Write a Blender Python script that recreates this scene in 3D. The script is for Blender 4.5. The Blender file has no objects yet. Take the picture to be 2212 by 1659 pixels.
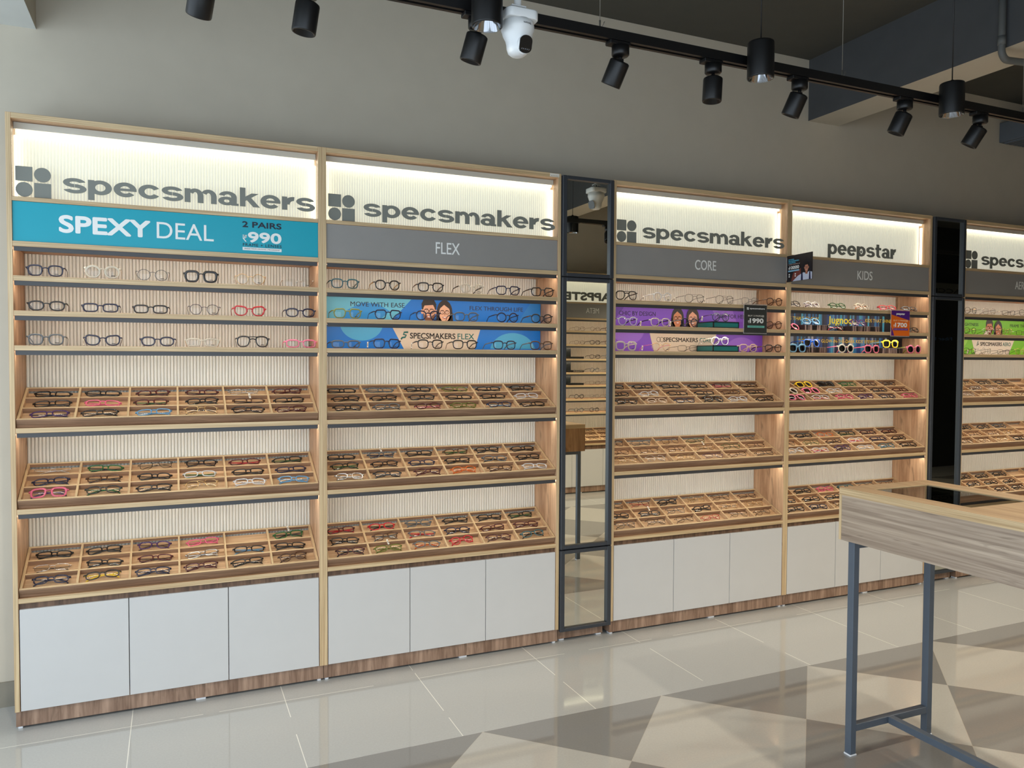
import bpy, math, os, random
from mathutils import Matrix, Vector
random.seed(7)
SC = bpy.context.scene
COL = SC.collection
R = math.radians

# ------------------------------------------------------------------ camera, world, exposure
cam_d = bpy.data.cameras.new('camera')
cam_d.sensor_width = 36.0
cam_d.lens = 1670.0 / 2212.0 * 36.0
cam_d.clip_start = 0.05
cam = bpy.data.objects.new('camera', cam_d)
COL.objects.link(cam)
_r = (0.91563895, -0.401976, 0.00454008)
_u = (0.00904011, 0.03188019, 0.99945081)
_f = (0.40189998, 0.91509505, -0.03282465)
_c = (0.58055, -3.52933, 1.47514)
cam.matrix_world = Matrix(((_r[0], _u[0], -_f[0], _c[0]), (_r[1], _u[1], -_f[1], _c[1]),
                           (_r[2], _u[2], -_f[2], _c[2]), (0, 0, 0, 1)))
SC.camera = cam
SC.view_settings.view_transform = 'Standard'
SC.view_settings.look = 'None'
SC.view_settings.gamma = 1.0
SC.view_settings.use_curve_mapping = False
SC.view_settings.exposure = 0.0
W = bpy.data.worlds.new('daylight')
SC.world = W
W.use_nodes = True
_bg = W.node_tree.nodes['Background']
_bg.inputs['Color'].default_value = (0.75, 0.875, 1.0, 1)
_bg.inputs['Strength'].default_value = 3.0
SC.cycles.max_bounces = 8
SC.cycles.transparent_max_bounces = 16
SC.cycles.caustics_reflective = False
SC.cycles.caustics_refractive = False
SC.cycles.sample_clamp_indirect = 4.0

LED_SHELF = 19.0      # emission of the LED strips under the shelves
LED_BOX = 4.0        # emission of the LED strips inside the header light boxes
PANEL_GLOW = 0.42    # backlit acrylic of the light boxes


def arealight(name, loc, direction, sx, sy, power, color, portal=False):
    d = bpy.data.lights.new(name, 'AREA')
    d.shape = 'RECTANGLE'
    d.size, d.size_y = sx, sy
    d.energy = power
    d.color = color
    if portal:
        d.cycles.is_portal = True
    o = bpy.data.objects.new(name, d)
    COL.objects.link(o)
    o.location = loc
    o.rotation_euler = Vector(direction).to_track_quat('-Z', 'Y').to_euler()
    return o


# daylight comes in through the shop front at the left end of the room
arealight('window_light_portal', (.15, -4.19, 1.42), (0, 1, 0), 3.5, 2.8, 1, (1, 1, 1), portal=True)
arealight('window_light_portal', (-1.59, -2.0, 1.42), (1, 0, 0), 4.1, 2.8, 1, (1, 1, 1), portal=True)


# ------------------------------------------------------------------ materials
def lin(c):
    c = c / 255.0
    return c / 12.92 if c <= 0.04045 else ((c + 0.055) / 1.055) ** 2.4


def rgb(r, g, b):
    return (lin(r), lin(g), lin(b), 1.0)


MATS = {}


def nmat(name):
    m = bpy.data.materials.new(name)
    m.use_nodes = True
    nt = m.node_tree
    MATS[name] = m
    return m, nt, nt.nodes['Principled BSDF']


def pmat(name, col, rough=0.5, metal=0.0, spec=0.5, emit=0.0, ecol=None, vary=0.04):
    m, nt, b = nmat(name)
    b.inputs['Roughness'].default_value = rough
    b.inputs['Metallic'].default_value = metal
    b.inputs['Specular IOR Level'].default_value = spec
    b.inputs['Base Color'].default_value = col
    if vary > 0:
        tc = nt.nodes.new('ShaderNodeTexCoord')
        n = nt.nodes.new('ShaderNodeTexNoise')
        n.inputs['Scale'].default_value = 9.0
        n.inputs['Detail'].default_value = 3.0
        nt.links.new(tc.outputs['Object'], n.inputs['Vector'])
        rp = nt.nodes.new('ShaderNodeValToRGB')
        k = 1.0 - vary
        rp.color_ramp.elements[0].color = (col[0] * k, col[1] * k, col[2] * k, 1)
        rp.color_ramp.elements[1].color = (min(1, col[0] / k), min(1, col[1] / k), min(1, col[2] / k), 1)
        rp.color_ramp.elements[0].position = 0.3
        rp.color_ramp.elements[1].position = 0.7
        nt.links.new(n.outputs['Fac'], rp.inputs['Fac'])
        nt.links.new(rp.outputs['Color'], b.inputs['Base Color'])
    if emit > 0:
        b.inputs['Emission Color'].default_value = ecol or col
        b.inputs['Emission Strength'].default_value = emit
    return m


def emat(name, col, strength):
    m = bpy.data.materials.new(name)
    m.use_nodes = True
    nt = m.node_tree
    nt.nodes.remove(nt.nodes['Principled BSDF'])
    e = nt.nodes.new('ShaderNodeEmission')
    e.inputs['Color'].default_value = col
    e.inputs['Strength'].default_value = strength
    nt.links.new(e.outputs[0], nt.nodes['Material Output'].inputs['Surface'])
    MATS[name] = m
    return m


def wood(name, light, dark, axis, coarse=9.0, fine=120.0, along=0.9, rough=0.45, contrast=(0.35, 0.66), knots=0.0, distort=0.8):
    m, nt, b = nmat(name)
    L = nt.links
    tc = nt.nodes.new('ShaderNodeTexCoord')

    def noise(across, al, detail, dist):
        mp = nt.nodes.new('ShaderNodeMapping')
        s = [across, across, across]
        s['xyz'.index(axis)] = al
        mp.inputs['Scale'].default_value = s
        L.new(tc.outputs['Object'], mp.inputs['Vector'])
        n = nt.nodes.new('ShaderNodeTexNoise')
        n.inputs['Scale'].default_value = 1.0
        n.inputs['Detail'].default_value = detail
        n.inputs['Roughness'].default_value = 0.6
        n.inputs['Distortion'].default_value = dist
        L.new(mp.outputs[0], n.inputs['Vector'])
        return n
    n1 = noise(coarse, along, 5.0, distort)
    rp = nt.nodes.new('ShaderNodeValToRGB')
    rp.color_ramp.elements[0].color = dark
    rp.color_ramp.elements[1].color = light
    rp.color_ramp.elements[0].position, rp.color_ramp.elements[1].position = contrast
    L.new(n1.outputs['Fac'], rp.inputs['Fac'])
    n2 = noise(fine, along * 3.0, 3.0, 0.2)
    rp2 = nt.nodes.new('ShaderNodeValToRGB')
    rp2.color_ramp.elements[0].color = (0.78, 0.76, 0.74, 1)
    rp2.color_ramp.elements[1].color = (1, 1, 1, 1)
    rp2.color_ramp.elements[0].position, rp2.color_ramp.elements[1].position = 0.36, 0.62
    L.new(n2.outputs['Fac'], rp2.inputs['Fac'])
    mx = nt.nodes.new('ShaderNodeMix')
    mx.data_type = 'RGBA'
    mx.blend_type = 'MULTIPLY'
    mx.inputs[0].default_value = 1.0
    L.new(rp.outputs['Color'], mx.inputs[6])
    L.new(rp2.outputs['Color'], mx.inputs[7])
    out = mx.outputs[2]
    if knots > 0:
        n3 = noise(coarse * 0.55, along * 1.9, 2.0, 2.6)
        rp3 = nt.nodes.new('ShaderNodeValToRGB')
        e = rp3.color_ramp.elements
        e[0].color = (1 - knots, 1 - knots * 1.05, 1 - knots * 1.1, 1)
        e[1].color = (1, 1, 1, 1)
        e[0].position, e[1].position = 0.30, 0.40
        L.new(n3.outputs['Fac'], rp3.inputs['Fac'])
        mx2 = nt.nodes.new('ShaderNodeMix')
        mx2.data_type = 'RGBA'
        mx2.blend_type = 'MULTIPLY'
        mx2.inputs[0].default_value = 1.0
        L.new(out, mx2.inputs[6])
        L.new(rp3.outputs['Color'], mx2.inputs[7])
        out = mx2.outputs[2]
    L.new(out, b.inputs['Base Color'])
    b.inputs['Roughness'].default_value = rough
    return m


def clear_mat(name, tint, trans, rough=0.03, ior=1.5, body=None):
    """thin clear sheet: mostly transparent with a fresnel sheen (and an optional diffuse body)"""
    m = bpy.data.materials.new(name)
    m.use_nodes = True
    nt = m.node_tree
    L = nt.links
    nt.nodes.remove(nt.nodes['Principled BSDF'])
    t = nt.nodes.new('ShaderNodeBsdfTransparent')
    t.inputs['Color'].default_value = tint
    base = t.outputs[0]
    if body is not None:
        d = nt.nodes.new('ShaderNodeBsdfDiffuse')
        d.inputs['Color'].default_value = body
        mx = nt.nodes.new('ShaderNodeMixShader')
        mx.inputs[0].default_value = 1.0 - trans
        L.new(base, mx.inputs[1])
        L.new(d.outputs[0], mx.inputs[2])
        base = mx.outputs[0]
    g = nt.nodes.new('ShaderNodeBsdfGlossy')
    g.inputs['Roughness'].default_value = rough
    lw = nt.nodes.new('ShaderNodeLayerWeight')
    lw.inputs['Blend'].default_value = 0.5
    pw = nt.nodes.new('ShaderNodeMath')
    pw.operation = 'POWER'
    pw.inputs[1].default_value = 5.0
    L.new(lw.outputs['Facing'], pw.inputs[0])
    fr = nt.nodes.new('ShaderNodeMath')
    fr.operation = 'MULTIPLY_ADD'
    f0 = ((ior - 1) / (ior + 1)) ** 2
    fr.inputs[1].default_value = 1.0 - f0
    fr.inputs[2].default_value = f0
    L.new(pw.outputs[0], fr.inputs[0])
    mx2 = nt.nodes.new('ShaderNodeMixShader')
    L.new(fr.outputs[0], mx2.inputs[0])
    L.new(base, mx2.inputs[1])
    L.new(g.outputs[0], mx2.inputs[2])
    L.new(mx2.outputs[0], nt.nodes['Material Output'].inputs['Surface'])
    MATS[name] = m
    return m


EDGE_L, EDGE_D = rgb(226, 202, 160), rgb(190, 160, 118)
wood('edge_x', EDGE_L, EDGE_D, 'x', coarse=150, fine=420, along=1.5, distort=0.1)
wood('edge_y', EDGE_L, EDGE_D, 'y', coarse=150, fine=420, along=1.5, distort=0.1)
wood('edge_z', EDGE_L, EDGE_D, 'z', coarse=150, fine=420, along=1.5, distort=0.1)
wood('panel_oak', rgb(214, 178, 142), rgb(162, 122, 90), 'z', coarse=16, fine=150, along=1.6, knots=0.35)
wood('shelf_oak', rgb(206, 168, 128), rgb(164, 122, 86), 'x', coarse=22, fine=170, along=1.4)
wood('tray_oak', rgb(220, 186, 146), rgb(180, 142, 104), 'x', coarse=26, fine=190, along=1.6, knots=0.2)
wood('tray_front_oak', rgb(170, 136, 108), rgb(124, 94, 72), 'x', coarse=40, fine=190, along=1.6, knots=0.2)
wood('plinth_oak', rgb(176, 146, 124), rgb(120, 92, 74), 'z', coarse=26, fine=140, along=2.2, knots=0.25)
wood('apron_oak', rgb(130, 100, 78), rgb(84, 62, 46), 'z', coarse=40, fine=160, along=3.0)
wood('table_grain', rgb(196, 178, 158), rgb(140, 122, 106), 'y', coarse=46, fine=170, along=1.1, knots=0.34, distort=0.9, contrast=(0.30, 0.70))
wood('table_grain_end', rgb(196, 152, 106), rgb(140, 100, 66), 'z', coarse=14, fine=110, along=1.4, knots=0.35, distort=1.2)
wood('table_top_oak', rgb(176, 150, 118), rgb(150, 122, 90), 'y', coarse=26, fine=160, along=1.2)

pmat('paint_wall', rgb(190, 182, 165), 0.75, vary=0.02)
pmat('paint_ceiling', rgb(74, 72, 64), 0.85, vary=0.03)
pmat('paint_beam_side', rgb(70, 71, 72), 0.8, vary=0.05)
pmat('paint_beam_white', rgb(205, 208, 204), 0.7, vary=0.02)
pmat('skirting_stone', rgb(132, 126, 112), 0.4, vary=0.08)
pmat('black_wall', rgb(14, 14, 14), 0.8, vary=0.0)
pmat('fluted_white', rgb(208, 204, 193), 0.5, vary=0.02)
pmat('door_white', rgb(202, 201, 199), 0.30, vary=0.01)
pmat('profile_black', rgb(62, 62, 64), 0.45)
pmat('header_grey', rgb(146, 143, 139), 0.42, spec=0.4, vary=0.02)
pmat('header_teal', rgb(0, 158, 178), 0.35, spec=0.4, vary=0.01)
pmat('lightbox_white', rgb(228, 226, 206), 0.6, emit=PANEL_GLOW, ecol=(1.0, 0.985, 0.86, 1), vary=0.0)
emat('led_warm', (1.0, 0.90, 0.75, 1), LED_SHELF)
emat('led_box', (1.0, 0.95, 0.76, 1), LED_BOX)
clear_mat('acrylic_clear', (0.985, 0.985, 0.975, 1), 1.0, rough=0.05, ior=1.3)
clear_mat('lens_clear', (0.95, 0.955, 0.95, 1), 1.0, rough=0.015, ior=1.55)
clear_mat('table_glass', (0.34, 0.38, 0.38, 1), 1.0, rough=0.01, ior=2.3)
clear_mat('card_acrylic', (0.92, 0.93, 0.93, 1), 0.75, rough=0.05, ior=1.45, body=(0.8, 0.8, 0.8, 1))
pmat('lens_dark', rgb(16, 16, 18), 0.04, spec=0.6, vary=0)
pmat('logo_grey', rgb(124, 126, 118), 0.45, vary=0)
pmat('vinyl_white', rgb(238, 238, 234), 0.5, vary=0)
pmat('vinyl_black', rgb(20, 20, 24), 0.5, vary=0)
pmat('vinyl_navy', rgb(10, 26, 48), 0.5, vary=0)
pmat('foot_white', rgb(230, 232, 236), 0.5, vary=0)
pmat('frame_slate', rgb(52, 56, 62), 0.4, spec=0.5)
pmat('mirror', (0.88, 0.86, 0.76, 1), 0.0, metal=1.0, vary=0)
pmat('lamp_black', rgb(11, 11, 12), 0.42, spec=0.4)
pmat('chrome', (0.30, 0.31, 0.33, 1), 0.10, metal=1.0, vary=0)
emat('lamp_led', (1.0, 0.92, 0.78, 1), 30.0)
pmat('cctv_white', rgb(214, 216, 216), 0.35, vary=0.01)
pmat('steel_slate', rgb(84, 94, 106), 0.42, spec=0.5)
pmat('pipe_grey', rgb(92, 94, 92), 0.6)
pmat('vent_grey', rgb(92, 98, 104), 0.6)
pmat('paper_white', rgb(226, 222, 210), 0.6, vary=0)
pmat('paper_print', rgb(150, 140, 125), 0.6, vary=0)
pmat('wire_steel', rgb(120, 118, 110), 0.4, metal=0.6, vary=0)
pmat('box_black', rgb(14, 18, 20), 0.35, vary=0)
pmat('box_teal', rgb(8, 98, 98), 0.4, vary=0.08)
pmat('card_charcoal', rgb(52, 54, 52), 0.4, vary=0)
pmat('card_orange', rgb(226, 106, 22), 0.4, vary=0)
pmat('card_purple', rgb(78, 28, 128), 0.4, vary=0)
pmat('card_mint', rgb(110, 186, 172), 0.4, vary=0)


def flat(r, g, b, rough=0.45):
    n = 'print_%02x%02x%02x' % (r, g, b)
    return MATS.get(n) or pmat(n, rgb(r, g, b), rough, spec=0.35, vary=0)


def floor_material():
    m, nt, b = nmat('floor_tiles')
    L = nt.links
    N = nt.nodes
    tc = N.new('ShaderNodeTexCoord')
    sp = N.new('ShaderNodeSeparateXYZ')
    L.new(tc.outputs['Object'], sp.inputs[0])

    def op(o, a, bb=None, cc=None):
        n = N.new('ShaderNodeMath')
        n.operation = o
        for i, v in enumerate((a, bb, cc)):
            if v is None:
                continue
            if isinstance(v, (int, float)):
                n.inputs[i].default_value = v
            else:
                L.new(v, n.inputs[i])
        return n.outputs[0]
    X, Y = sp.outputs[0], sp.outputs[1]
    y0, P = -0.731, 0.8415
    u = op('DIVIDE', op('SUBTRACT', X, 2.532), P)
    v = op('DIVIDE', op('SUBTRACT', Y, y0), P)
    a = op('ADD', u, v)
    c = op('SUBTRACT', u, v)
    par = op('ABSOLUTE', op('MODULO', op('ADD', op('FLOOR', a), op('FLOOR', c)), 2.0))   # 0 dark, 1 light
    inpat = op('MULTIPLY', op('LESS_THAN', Y, y0), op('GREATER_THAN', Y, y0 - 3 * P))
    dark = op('MULTIPLY', inpat, op('SUBTRACT', 1.0, par))
    # grout of the plain border tiles
    T = 0.5955

    def near(val, per, w):
        f = op('ABSOLUTE', op('SUBTRACT', op('FRACT', op('ADD', op('DIVIDE', val, per), 0.5)), 0.5))
        return op('LESS_THAN', f, w / per)
    gx = near(op('SUBTRACT', X, 1.012), T, 0.0017)
    gy = near(op('SUBTRACT', Y, -0.1365), T, 0.0017)
    nz = N.new('ShaderNodeTexNoise')
    nz.inputs['Scale'].default_value = 3.2
    nz.inputs['Detail'].default_value = 1.0
    L.new(tc.outputs['Object'], nz.inputs['Vector'])
    wear = op('GREATER_THAN', nz.outputs['Fac'], 0.42)
    grout = op('MULTIPLY', op('MULTIPLY', op('MAXIMUM', gx, gy), op('SUBTRACT', 1.0, inpat)), wear)
    ga = near(a, 1.0, 0.0012)
    gc = near(c, 1.0, 0.0012)
    gpat = op('MULTIPLY', op('MAXIMUM', ga, gc), inpat)
    sn = N.new('ShaderNodeTexNoise')
    sn.inputs['Scale'].default_value = 130.0
    sn.inputs['Detail'].default_value = 3.0
    L.new(tc.outputs['Object'], sn.inputs['Vector'])
    spk = op('ADD', op('MULTIPLY', sn.outputs['Fac'], 0.16), 0.92)

    def mix(f, c1, c2):
        n = N.new('ShaderNodeMix')
        n.data_type = 'RGBA'
        L.new(f, n.inputs[0])
        for i, cc in ((6, c1), (7, c2)):
            if isinstance(cc, tuple):
                n.inputs[i].default_value = cc
            else:
                L.new(cc, n.inputs[i])
        return n.outputs[2]
    col = mix(inpat, rgb(174, 174, 170), rgb(178, 175, 167))
    col = mix(dark, col, rgb(132, 130, 126))
    col = mix(gpat, col, rgb(176, 168, 154))
    vm = N.new('ShaderNodeVectorMath')
    vm.operation = 'SCALE'
    L.new(col, vm.inputs[0])
    L.new(spk, vm.inputs['Scale'])
    col = mix(grout, vm.outputs[0], rgb(226, 224, 214))
    L.new(col, b.inputs['Base Color'])
    b.inputs['Roughness'].default_value = 0.045
    b.inputs['Specular IOR Level'].default_value = 0.8
    bp = N.new('ShaderNodeBump')
    bp.inputs['Strength'].default_value = 0.012
    bp.inputs['Distance'].default_value = 0.02
    n2 = N.new('ShaderNodeTexNoise')
    n2.inputs['Scale'].default_value = 5.0
    L.new(tc.outputs['Object'], n2.inputs['Vector'])
    L.new(n2.outputs['Fac'], bp.inputs['Height'])
    L.new(bp.outputs[0], b.inputs['Normal'])


floor_material()


# ------------------------------------------------------------------ mesh building
class MB:
    def __init__(s):
        s.v, s.f, s.m, s.sm, s.mats = [], [], [], [], []
        s.clip = None

    def mi(s, mat):
        mat = MATS[mat] if isinstance(mat, str) else mat
        if mat not in s.mats:
            s.mats.append(mat)
        return s.mats.index(mat)

    def face(s, idx, mat, smooth=False):
        s.f.append(tuple(idx))
        s.m.append(s.mi(mat))
        s.sm.append(smooth)

    def quad(s, p, mat):
        n = len(s.v)
        s.v += [tuple(q) for q in p]
        s.face(range(n, n + len(p)), mat)

    def box(s, x0, x1, y0, y1, z0, z1, mat, c=0.0, over=None):
        """box with chamfer c; over maps '-x','+x','-y','+y','-z','+z' to another material"""
        lo, hi = (x0, y0, z0), (x1, y1, z1)
        over = over or {}
        ids = {}
        n0 = len(s.v)
        ctr = Vector([(a + b) / 2 for a, b in zip(lo, hi)])
        if c <= 0:
            for sx in (0, 1):
                for sy in (0, 1):
                    for sz in (0, 1):
                        ids[(sx, sy, sz)] = len(s.v)
                        s.v.append((hi[0] if sx else lo[0], hi[1] if sy else lo[1], hi[2] if sz else lo[2]))

            def add(k, mat):
                p = [Vector(s.v[i]) for i in k]
                nn = (p[1] - p[0]).cross(p[2] - p[0])
                if nn.dot((p[0] + p[2]) / 2 - ctr) < 0:
                    k = k[::-1]
                s.face(k, mat)
            for ax in range(3):
                o = [i for i in range(3) if i != ax]
                for sg in (0, 1):
                    k = []
                    for a, b in ((0, 0), (1, 0), (1, 1), (0, 1)):
                        key = [0, 0, 0]
                        key[ax], key[o[0]], key[o[1]] = sg, a, b
                        k.append(ids[tuple(key)])
                    add(k, over.get(('-', '+')[sg] + 'xyz'[ax], mat))
            return
        for sx in (0, 1):
            for sy in (0, 1):
                for sz in (0, 1):
                    sg = (sx, sy, sz)
                    for ax in range(3):
                        p = []
                        for i in range(3):
                            e = hi[i] if sg[i] else lo[i]
                            if i != ax:
                                e += -c if sg[i] else c
                            p.append(e)
                        ids[(sg, ax)] = len(s.v)
                        s.v.append(tuple(p))

        def add(k, mat):
            p = [Vector(s.v[i]) for i in k]
            nn = (p[1] - p[0]).cross(p[2] - p[0])
            mid = sum(p, Vector()) / len(p)
            if nn.dot(mid - ctr) < 0:
                k = k[::-1]
            s.face(k, mat)
        for ax in range(3):
            o = [i for i in range(3) if i != ax]
            for sg in (0, 1):
                k = []
                for a, b in ((0, 0), (1, 0), (1, 1), (0, 1)):
                    key = [0, 0, 0]
                    key[ax], key[o[0]], key[o[1]] = sg, a, b
                    k.append(ids[(tuple(key), ax)])
                add(k, over.get(('-', '+')[sg] + 'xyz'[ax], mat))
            for a in (0, 1):        # edges along ax
                for b in (0, 1):
                    k0, k1 = [0, 0, 0], [0, 0, 0]
                    k0[o[0]], k0[o[1]] = a, b
                    k1[o[0]], k1[o[1]] = a, b
                    k1[ax] = 1
                    k0, k1 = tuple(k0), tuple(k1)
                    add([ids[(k0, o[0])], ids[(k1, o[0])], ids[(k1, o[1])], ids[(k0, o[1])]], mat)
        for sx in (0, 1):
            for sy in (0, 1):
                for sz in (0, 1):
                    add([ids[((sx, sy, sz), i)] for i in range(3)], mat)

    def tube(s, pts, rad, mat, seg=8, closed=False, flatten=None, cap=True):
        """sweep; rad is a number or per-point (ra, rb) with ra along the 'side' vector and rb along flatten axis"""
        pts = [Vector(p) for p in pts]
        n = len(pts)
        rings = []
        ref = Vector(flatten) if flatten else None
        prev = None
        for i, p in enumerate(pts):
            if closed:
                t = pts[(i + 1) % n] - pts[(i - 1) % n]
            else:
                t = pts[min(i + 1, n - 1)] - pts[max(i - 1, 0)]
            t.normalize()
            if ref is not None:
                b = ref - t * ref.dot(t)
                if b.length < 1e-5:
                    b = Vector((0, 0, 1)) if abs(t.z) < 0.9 else Vector((1, 0, 0))
                    b = b - t * b.dot(t)
            elif prev is not None:
                b = prev - t * prev.dot(t)
            else:
                a = Vector((0, 0, 1)) if abs(t.z) < 0.9 else Vector((1, 0, 0))
                b = a - t * a.dot(t)
            b.normalize()
            prev = b
            sd = t.cross(b)
            r = rad[i] if isinstance(rad, (list, tuple)) and isinstance(rad[0], (list, tuple)) else (rad if isinstance(rad, tuple) else (rad, rad))
            ring = []
            for k in range(seg):
                an = 2 * math.pi * k / seg
                ring.append(len(s.v))
                s.v.append(tuple(p + sd * (r[0] * math.cos(an)) + b * (r[1] * math.sin(an))))
            rings.append(ring)
        m = n if closed else n - 1
        for i in range(m):
            a, b2 = rings[i], rings[(i + 1) % n]
            for k in range(seg):
                s.face((a[k], a[(k + 1) % seg], b2[(k + 1) % seg], b2[k]), mat, True)
        if not closed and cap:
            s.face(rings[0][::-1], mat)
            s.face(rings[-1], mat)

    def lathe(s, prof, mat, seg=32, M=None, mats=None, caps=(True, True)):
        """prof: list of (radius, z)"""
        M = M or Matrix()
        rings = []
        for r, z in prof:
            ring = []
            for k in range(seg):
                an = 2 * math.pi * k / seg
                ring.append(len(s.v))
                s.v.append(tuple(M @ Vector((r * math.cos(an), r * math.sin(an), z))))
            rings.append(ring)
        for i in range(len(rings) - 1):
            mt = mats[i] if mats else mat
            for k in range(seg):
                s.face((rings[i][k], rings[i][(k + 1) % seg], rings[i + 1][(k + 1) % seg], rings[i + 1][k]), mt, True)
        if caps[0]:
            s.face(rings[0][::-1], mats[0] if mats else mat)
        if caps[1]:
            s.face(rings[-1], mats[-1] if mats else mat)

    def poly(s, pts, y, mat, t=0.0004):
        """flat shape in the XZ plane facing -Y, with a little thickness"""
        if s.clip:
            for lim, sg in ((s.clip[0], 1), (s.clip[1], -1)):
                out = []
                for i in range(len(pts)):
                    a, b = pts[i], pts[(i + 1) % len(pts)]
                    da, db = sg * (a[1] - lim), sg * (b[1] - lim)
                    if da >= 0:
                        out.append(a)
                    if da * db < 0:
                        q = da / (da - db)
                        out.append((a[0] + (b[0] - a[0]) * q, lim))
                pts = out
                if len(pts) < 3:
                    return
        n = len(pts)
        area = sum(pts[i][0] * pts[(i + 1) % n][1] - pts[(i + 1) % n][0] * pts[i][1] for i in range(n))
        if area < 0:
            pts = pts[::-1]
        k = len(s.v)
        s.v += [(p[0], y, p[1]) for p in pts]
        s.face(range(k, k + n), mat)
        if t > 0:
            s.v += [(p[0], y + t, p[1]) for p in pts]
            for i in range(n):
                j = (i + 1) % n
                s.face((k + j, k + i, k + n + i, k + n + j), mat)

    def ell(s, cx, cz, rx, rz, y, mat, n=24, a0=0, a1=360, rot=0):
        P = []
        full = (a1 - a0) >= 360
        for i in range(n if full else n + 1):
            a = R(a0 + (a1 - a0) * i / n)
            x, z = rx * math.cos(a), rz * math.sin(a)
            P.append((cx + x * math.cos(R(rot)) - z * math.sin(R(rot)), cz + x * math.sin(R(rot)) + z * math.cos(R(rot))))
        s.poly(P, y, mat)

    def mesh(s, me, M, mat):
        k = len(s.v)
        s.v += [tuple(M @ v.co) for v in me.vertices]
        for p in me.polygons:
            s.face([k + i for i in p.vertices], mat)

    def data(s, name):
        me = bpy.data.meshes.new(name)
        me.from_pydata(s.v, [], s.f)
        for m in s.mats:
            me.materials.append(m)
        me.polygons.foreach_set('material_index', s.m)
        me.polygons.foreach_set('use_smooth', s.sm)
        me.update()
        return me

    def build(s, name, parent=None):
        return link(name, s.data(name), parent)


def link(name, data, parent=None):
    o = bpy.data.objects.new(name, data)
    COL.objects.link(o)
    if parent is not None:
        o.parent = parent
    return o


def tag(o, label=None, cat=None, group=None, kind=None):
    if label:
        o['label'] = label
    if cat:
        o['category'] = cat
    if group:
        o['group'] = group
    if kind:
        o['kind'] = kind
    return o


def thing(name, label, cat, loc=(0, 0, 0), rz=0.0, group=None):
    o = bpy.data.objects.new(name, None)
    o.empty_display_size = 0.05
    COL.objects.link(o)
    o.location = loc
    o.rotation_euler = (0, 0, rz)
    return tag(o, label, cat, group)


def dup_tree(o, parent=None):
    c = o.copy()
    COL.objects.link(c)
    if parent is not None:
        c.parent = parent
    for ch in list(o.children):
        dup_tree(ch, c)
    return c


def setmat(o, mat, slot=0):
    o.material_slots[slot].link = 'OBJECT'
    o.material_slots[slot].material = MATS[mat] if isinstance(mat, str) else mat


# ------------------------------------------------------------------ lettering
def text_mesh(txt, bold=0.0, res=4, extrude=0.0, space=1.0):
    cu = bpy.data.curves.new('t', 'FONT')
    cu.body = txt
    cu.resolution_u = res
    cu.offset = bold
    cu.extrude = extrude
    cu.space_character = space
    ob = bpy.data.objects.new('t', cu)
    COL.objects.link(ob)
    me = bpy.data.meshes.new_from_object(ob.evaluated_get(bpy.context.evaluated_depsgraph_get()))
    bpy.data.objects.remove(ob)
    return me


def put_text(mb, txt, x0, x1, z0, z1, y, mat, bold=0.0, t=0.0006, space=1.0, res=4, keep=False):
    """text fitted to a box in the XZ plane at y, facing -Y. cap: z0..z1 is the drawn extent of the text"""
    me = text_mesh(txt, min(bold, 0.0), res, 0.0, space)
    xs = [v.co.x for v in me.vertices]
    ys = [v.co.y for v in me.vertices]
    ax, bx, ay, by = min(xs), max(xs), min(ys), max(ys)
    d = max(bold, 0.0) * (z1 - z0) / (by - ay)
    x0, x1, z0, z1 = x0 + d, x1 - d, z0 + d, z1 - d
    sx = (x1 - x0) / (bx - ax)
    sz = (z1 - z0) / (by - ay)
    if d == 0:
        shifts = [(0, 0)]
    else:
        q = .7071 * d
        shifts = [(0, 0), (q, q), (-q, q), (q, -q), (-q, -q)]
        if bold >= .02:
            shifts += [(d, 0), (-d, 0), (0, d), (0, -d)]
    for n, (dx, dz) in enumerate(shifts):
        vs = [(x0 + dx + (v.co.x - ax) * sx, y - n * 3e-6, z0 + dz + (v.co.y - ay) * sz) for v in me.vertices]
        k = len(mb.v)
        mb.v += vs
        edges = {}
        for p in me.polygons:
            ids = [k + i for i in p.vertices]
            q3 = [Vector(mb.v[i]) for i in ids[:3]]
            nn = (q3[1] - q3[0]).cross(q3[2] - q3[0])
            if nn.y > 0:
                ids = ids[::-1]
            mb.face(ids, mat)
            for i in range(len(ids)):
                edges[(ids[i], ids[(i + 1) % len(ids)])] = 1
        if t > 0:
            m = len(mb.v)
            mb.v += [(v[0], y + t, v[2]) for v in vs]
            for (a, b) in edges:
                if (b, a) not in edges:
                    mb.face((b, a, a - k + m, b - k + m), mat)
    bpy.data.meshes.remove(me)


# ------------------------------------------------------------------ the setting
WALL_Y = 0.27
OPP_Y = -4.20
LEFT_X, RIGHT_X, CEIL = -1.6, 11.5, 3.378


def struct(name, mb):
    o = mb.build(name)
    o['kind'] = 'structure'
    return o


b = MB(); b.box(LEFT_X - .1, RIGHT_X + .1, OPP_Y - .1, WALL_Y + .1, -0.1, 0.0, 'floor_tiles'); struct('floor', b)
b = MB(); b.box(LEFT_X - .1, RIGHT_X + .1, OPP_Y - .1, WALL_Y + .1, CEIL, CEIL + .1, 'paint_ceiling'); struct('ceiling', b)
b = MB(); b.box(LEFT_X - .1, RIGHT_X + .1, WALL_Y, WALL_Y + .1, 0, CEIL, 'paint_wall'); struct('wall_back', b)
b = MB()
b.box(1.9, RIGHT_X + .1, OPP_Y - .1, OPP_Y, 0, CEIL, 'paint_wall')
b.box(LEFT_X - .1, 1.9, OPP_Y - .1, OPP_Y, 2.84, CEIL, 'paint_wall')
struct('wall_front', b)
b = MB()
for xx in (LEFT_X, .12, 1.84):
    b.box(xx, xx + .05, OPP_Y - .07, OPP_Y - .03, 0, 2.84, 'frame_slate')
b.box(LEFT_X, 1.9, OPP_Y - .07, OPP_Y - .03, 2.80, 2.84, 'frame_slate')
struct('window_2', b)
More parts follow.
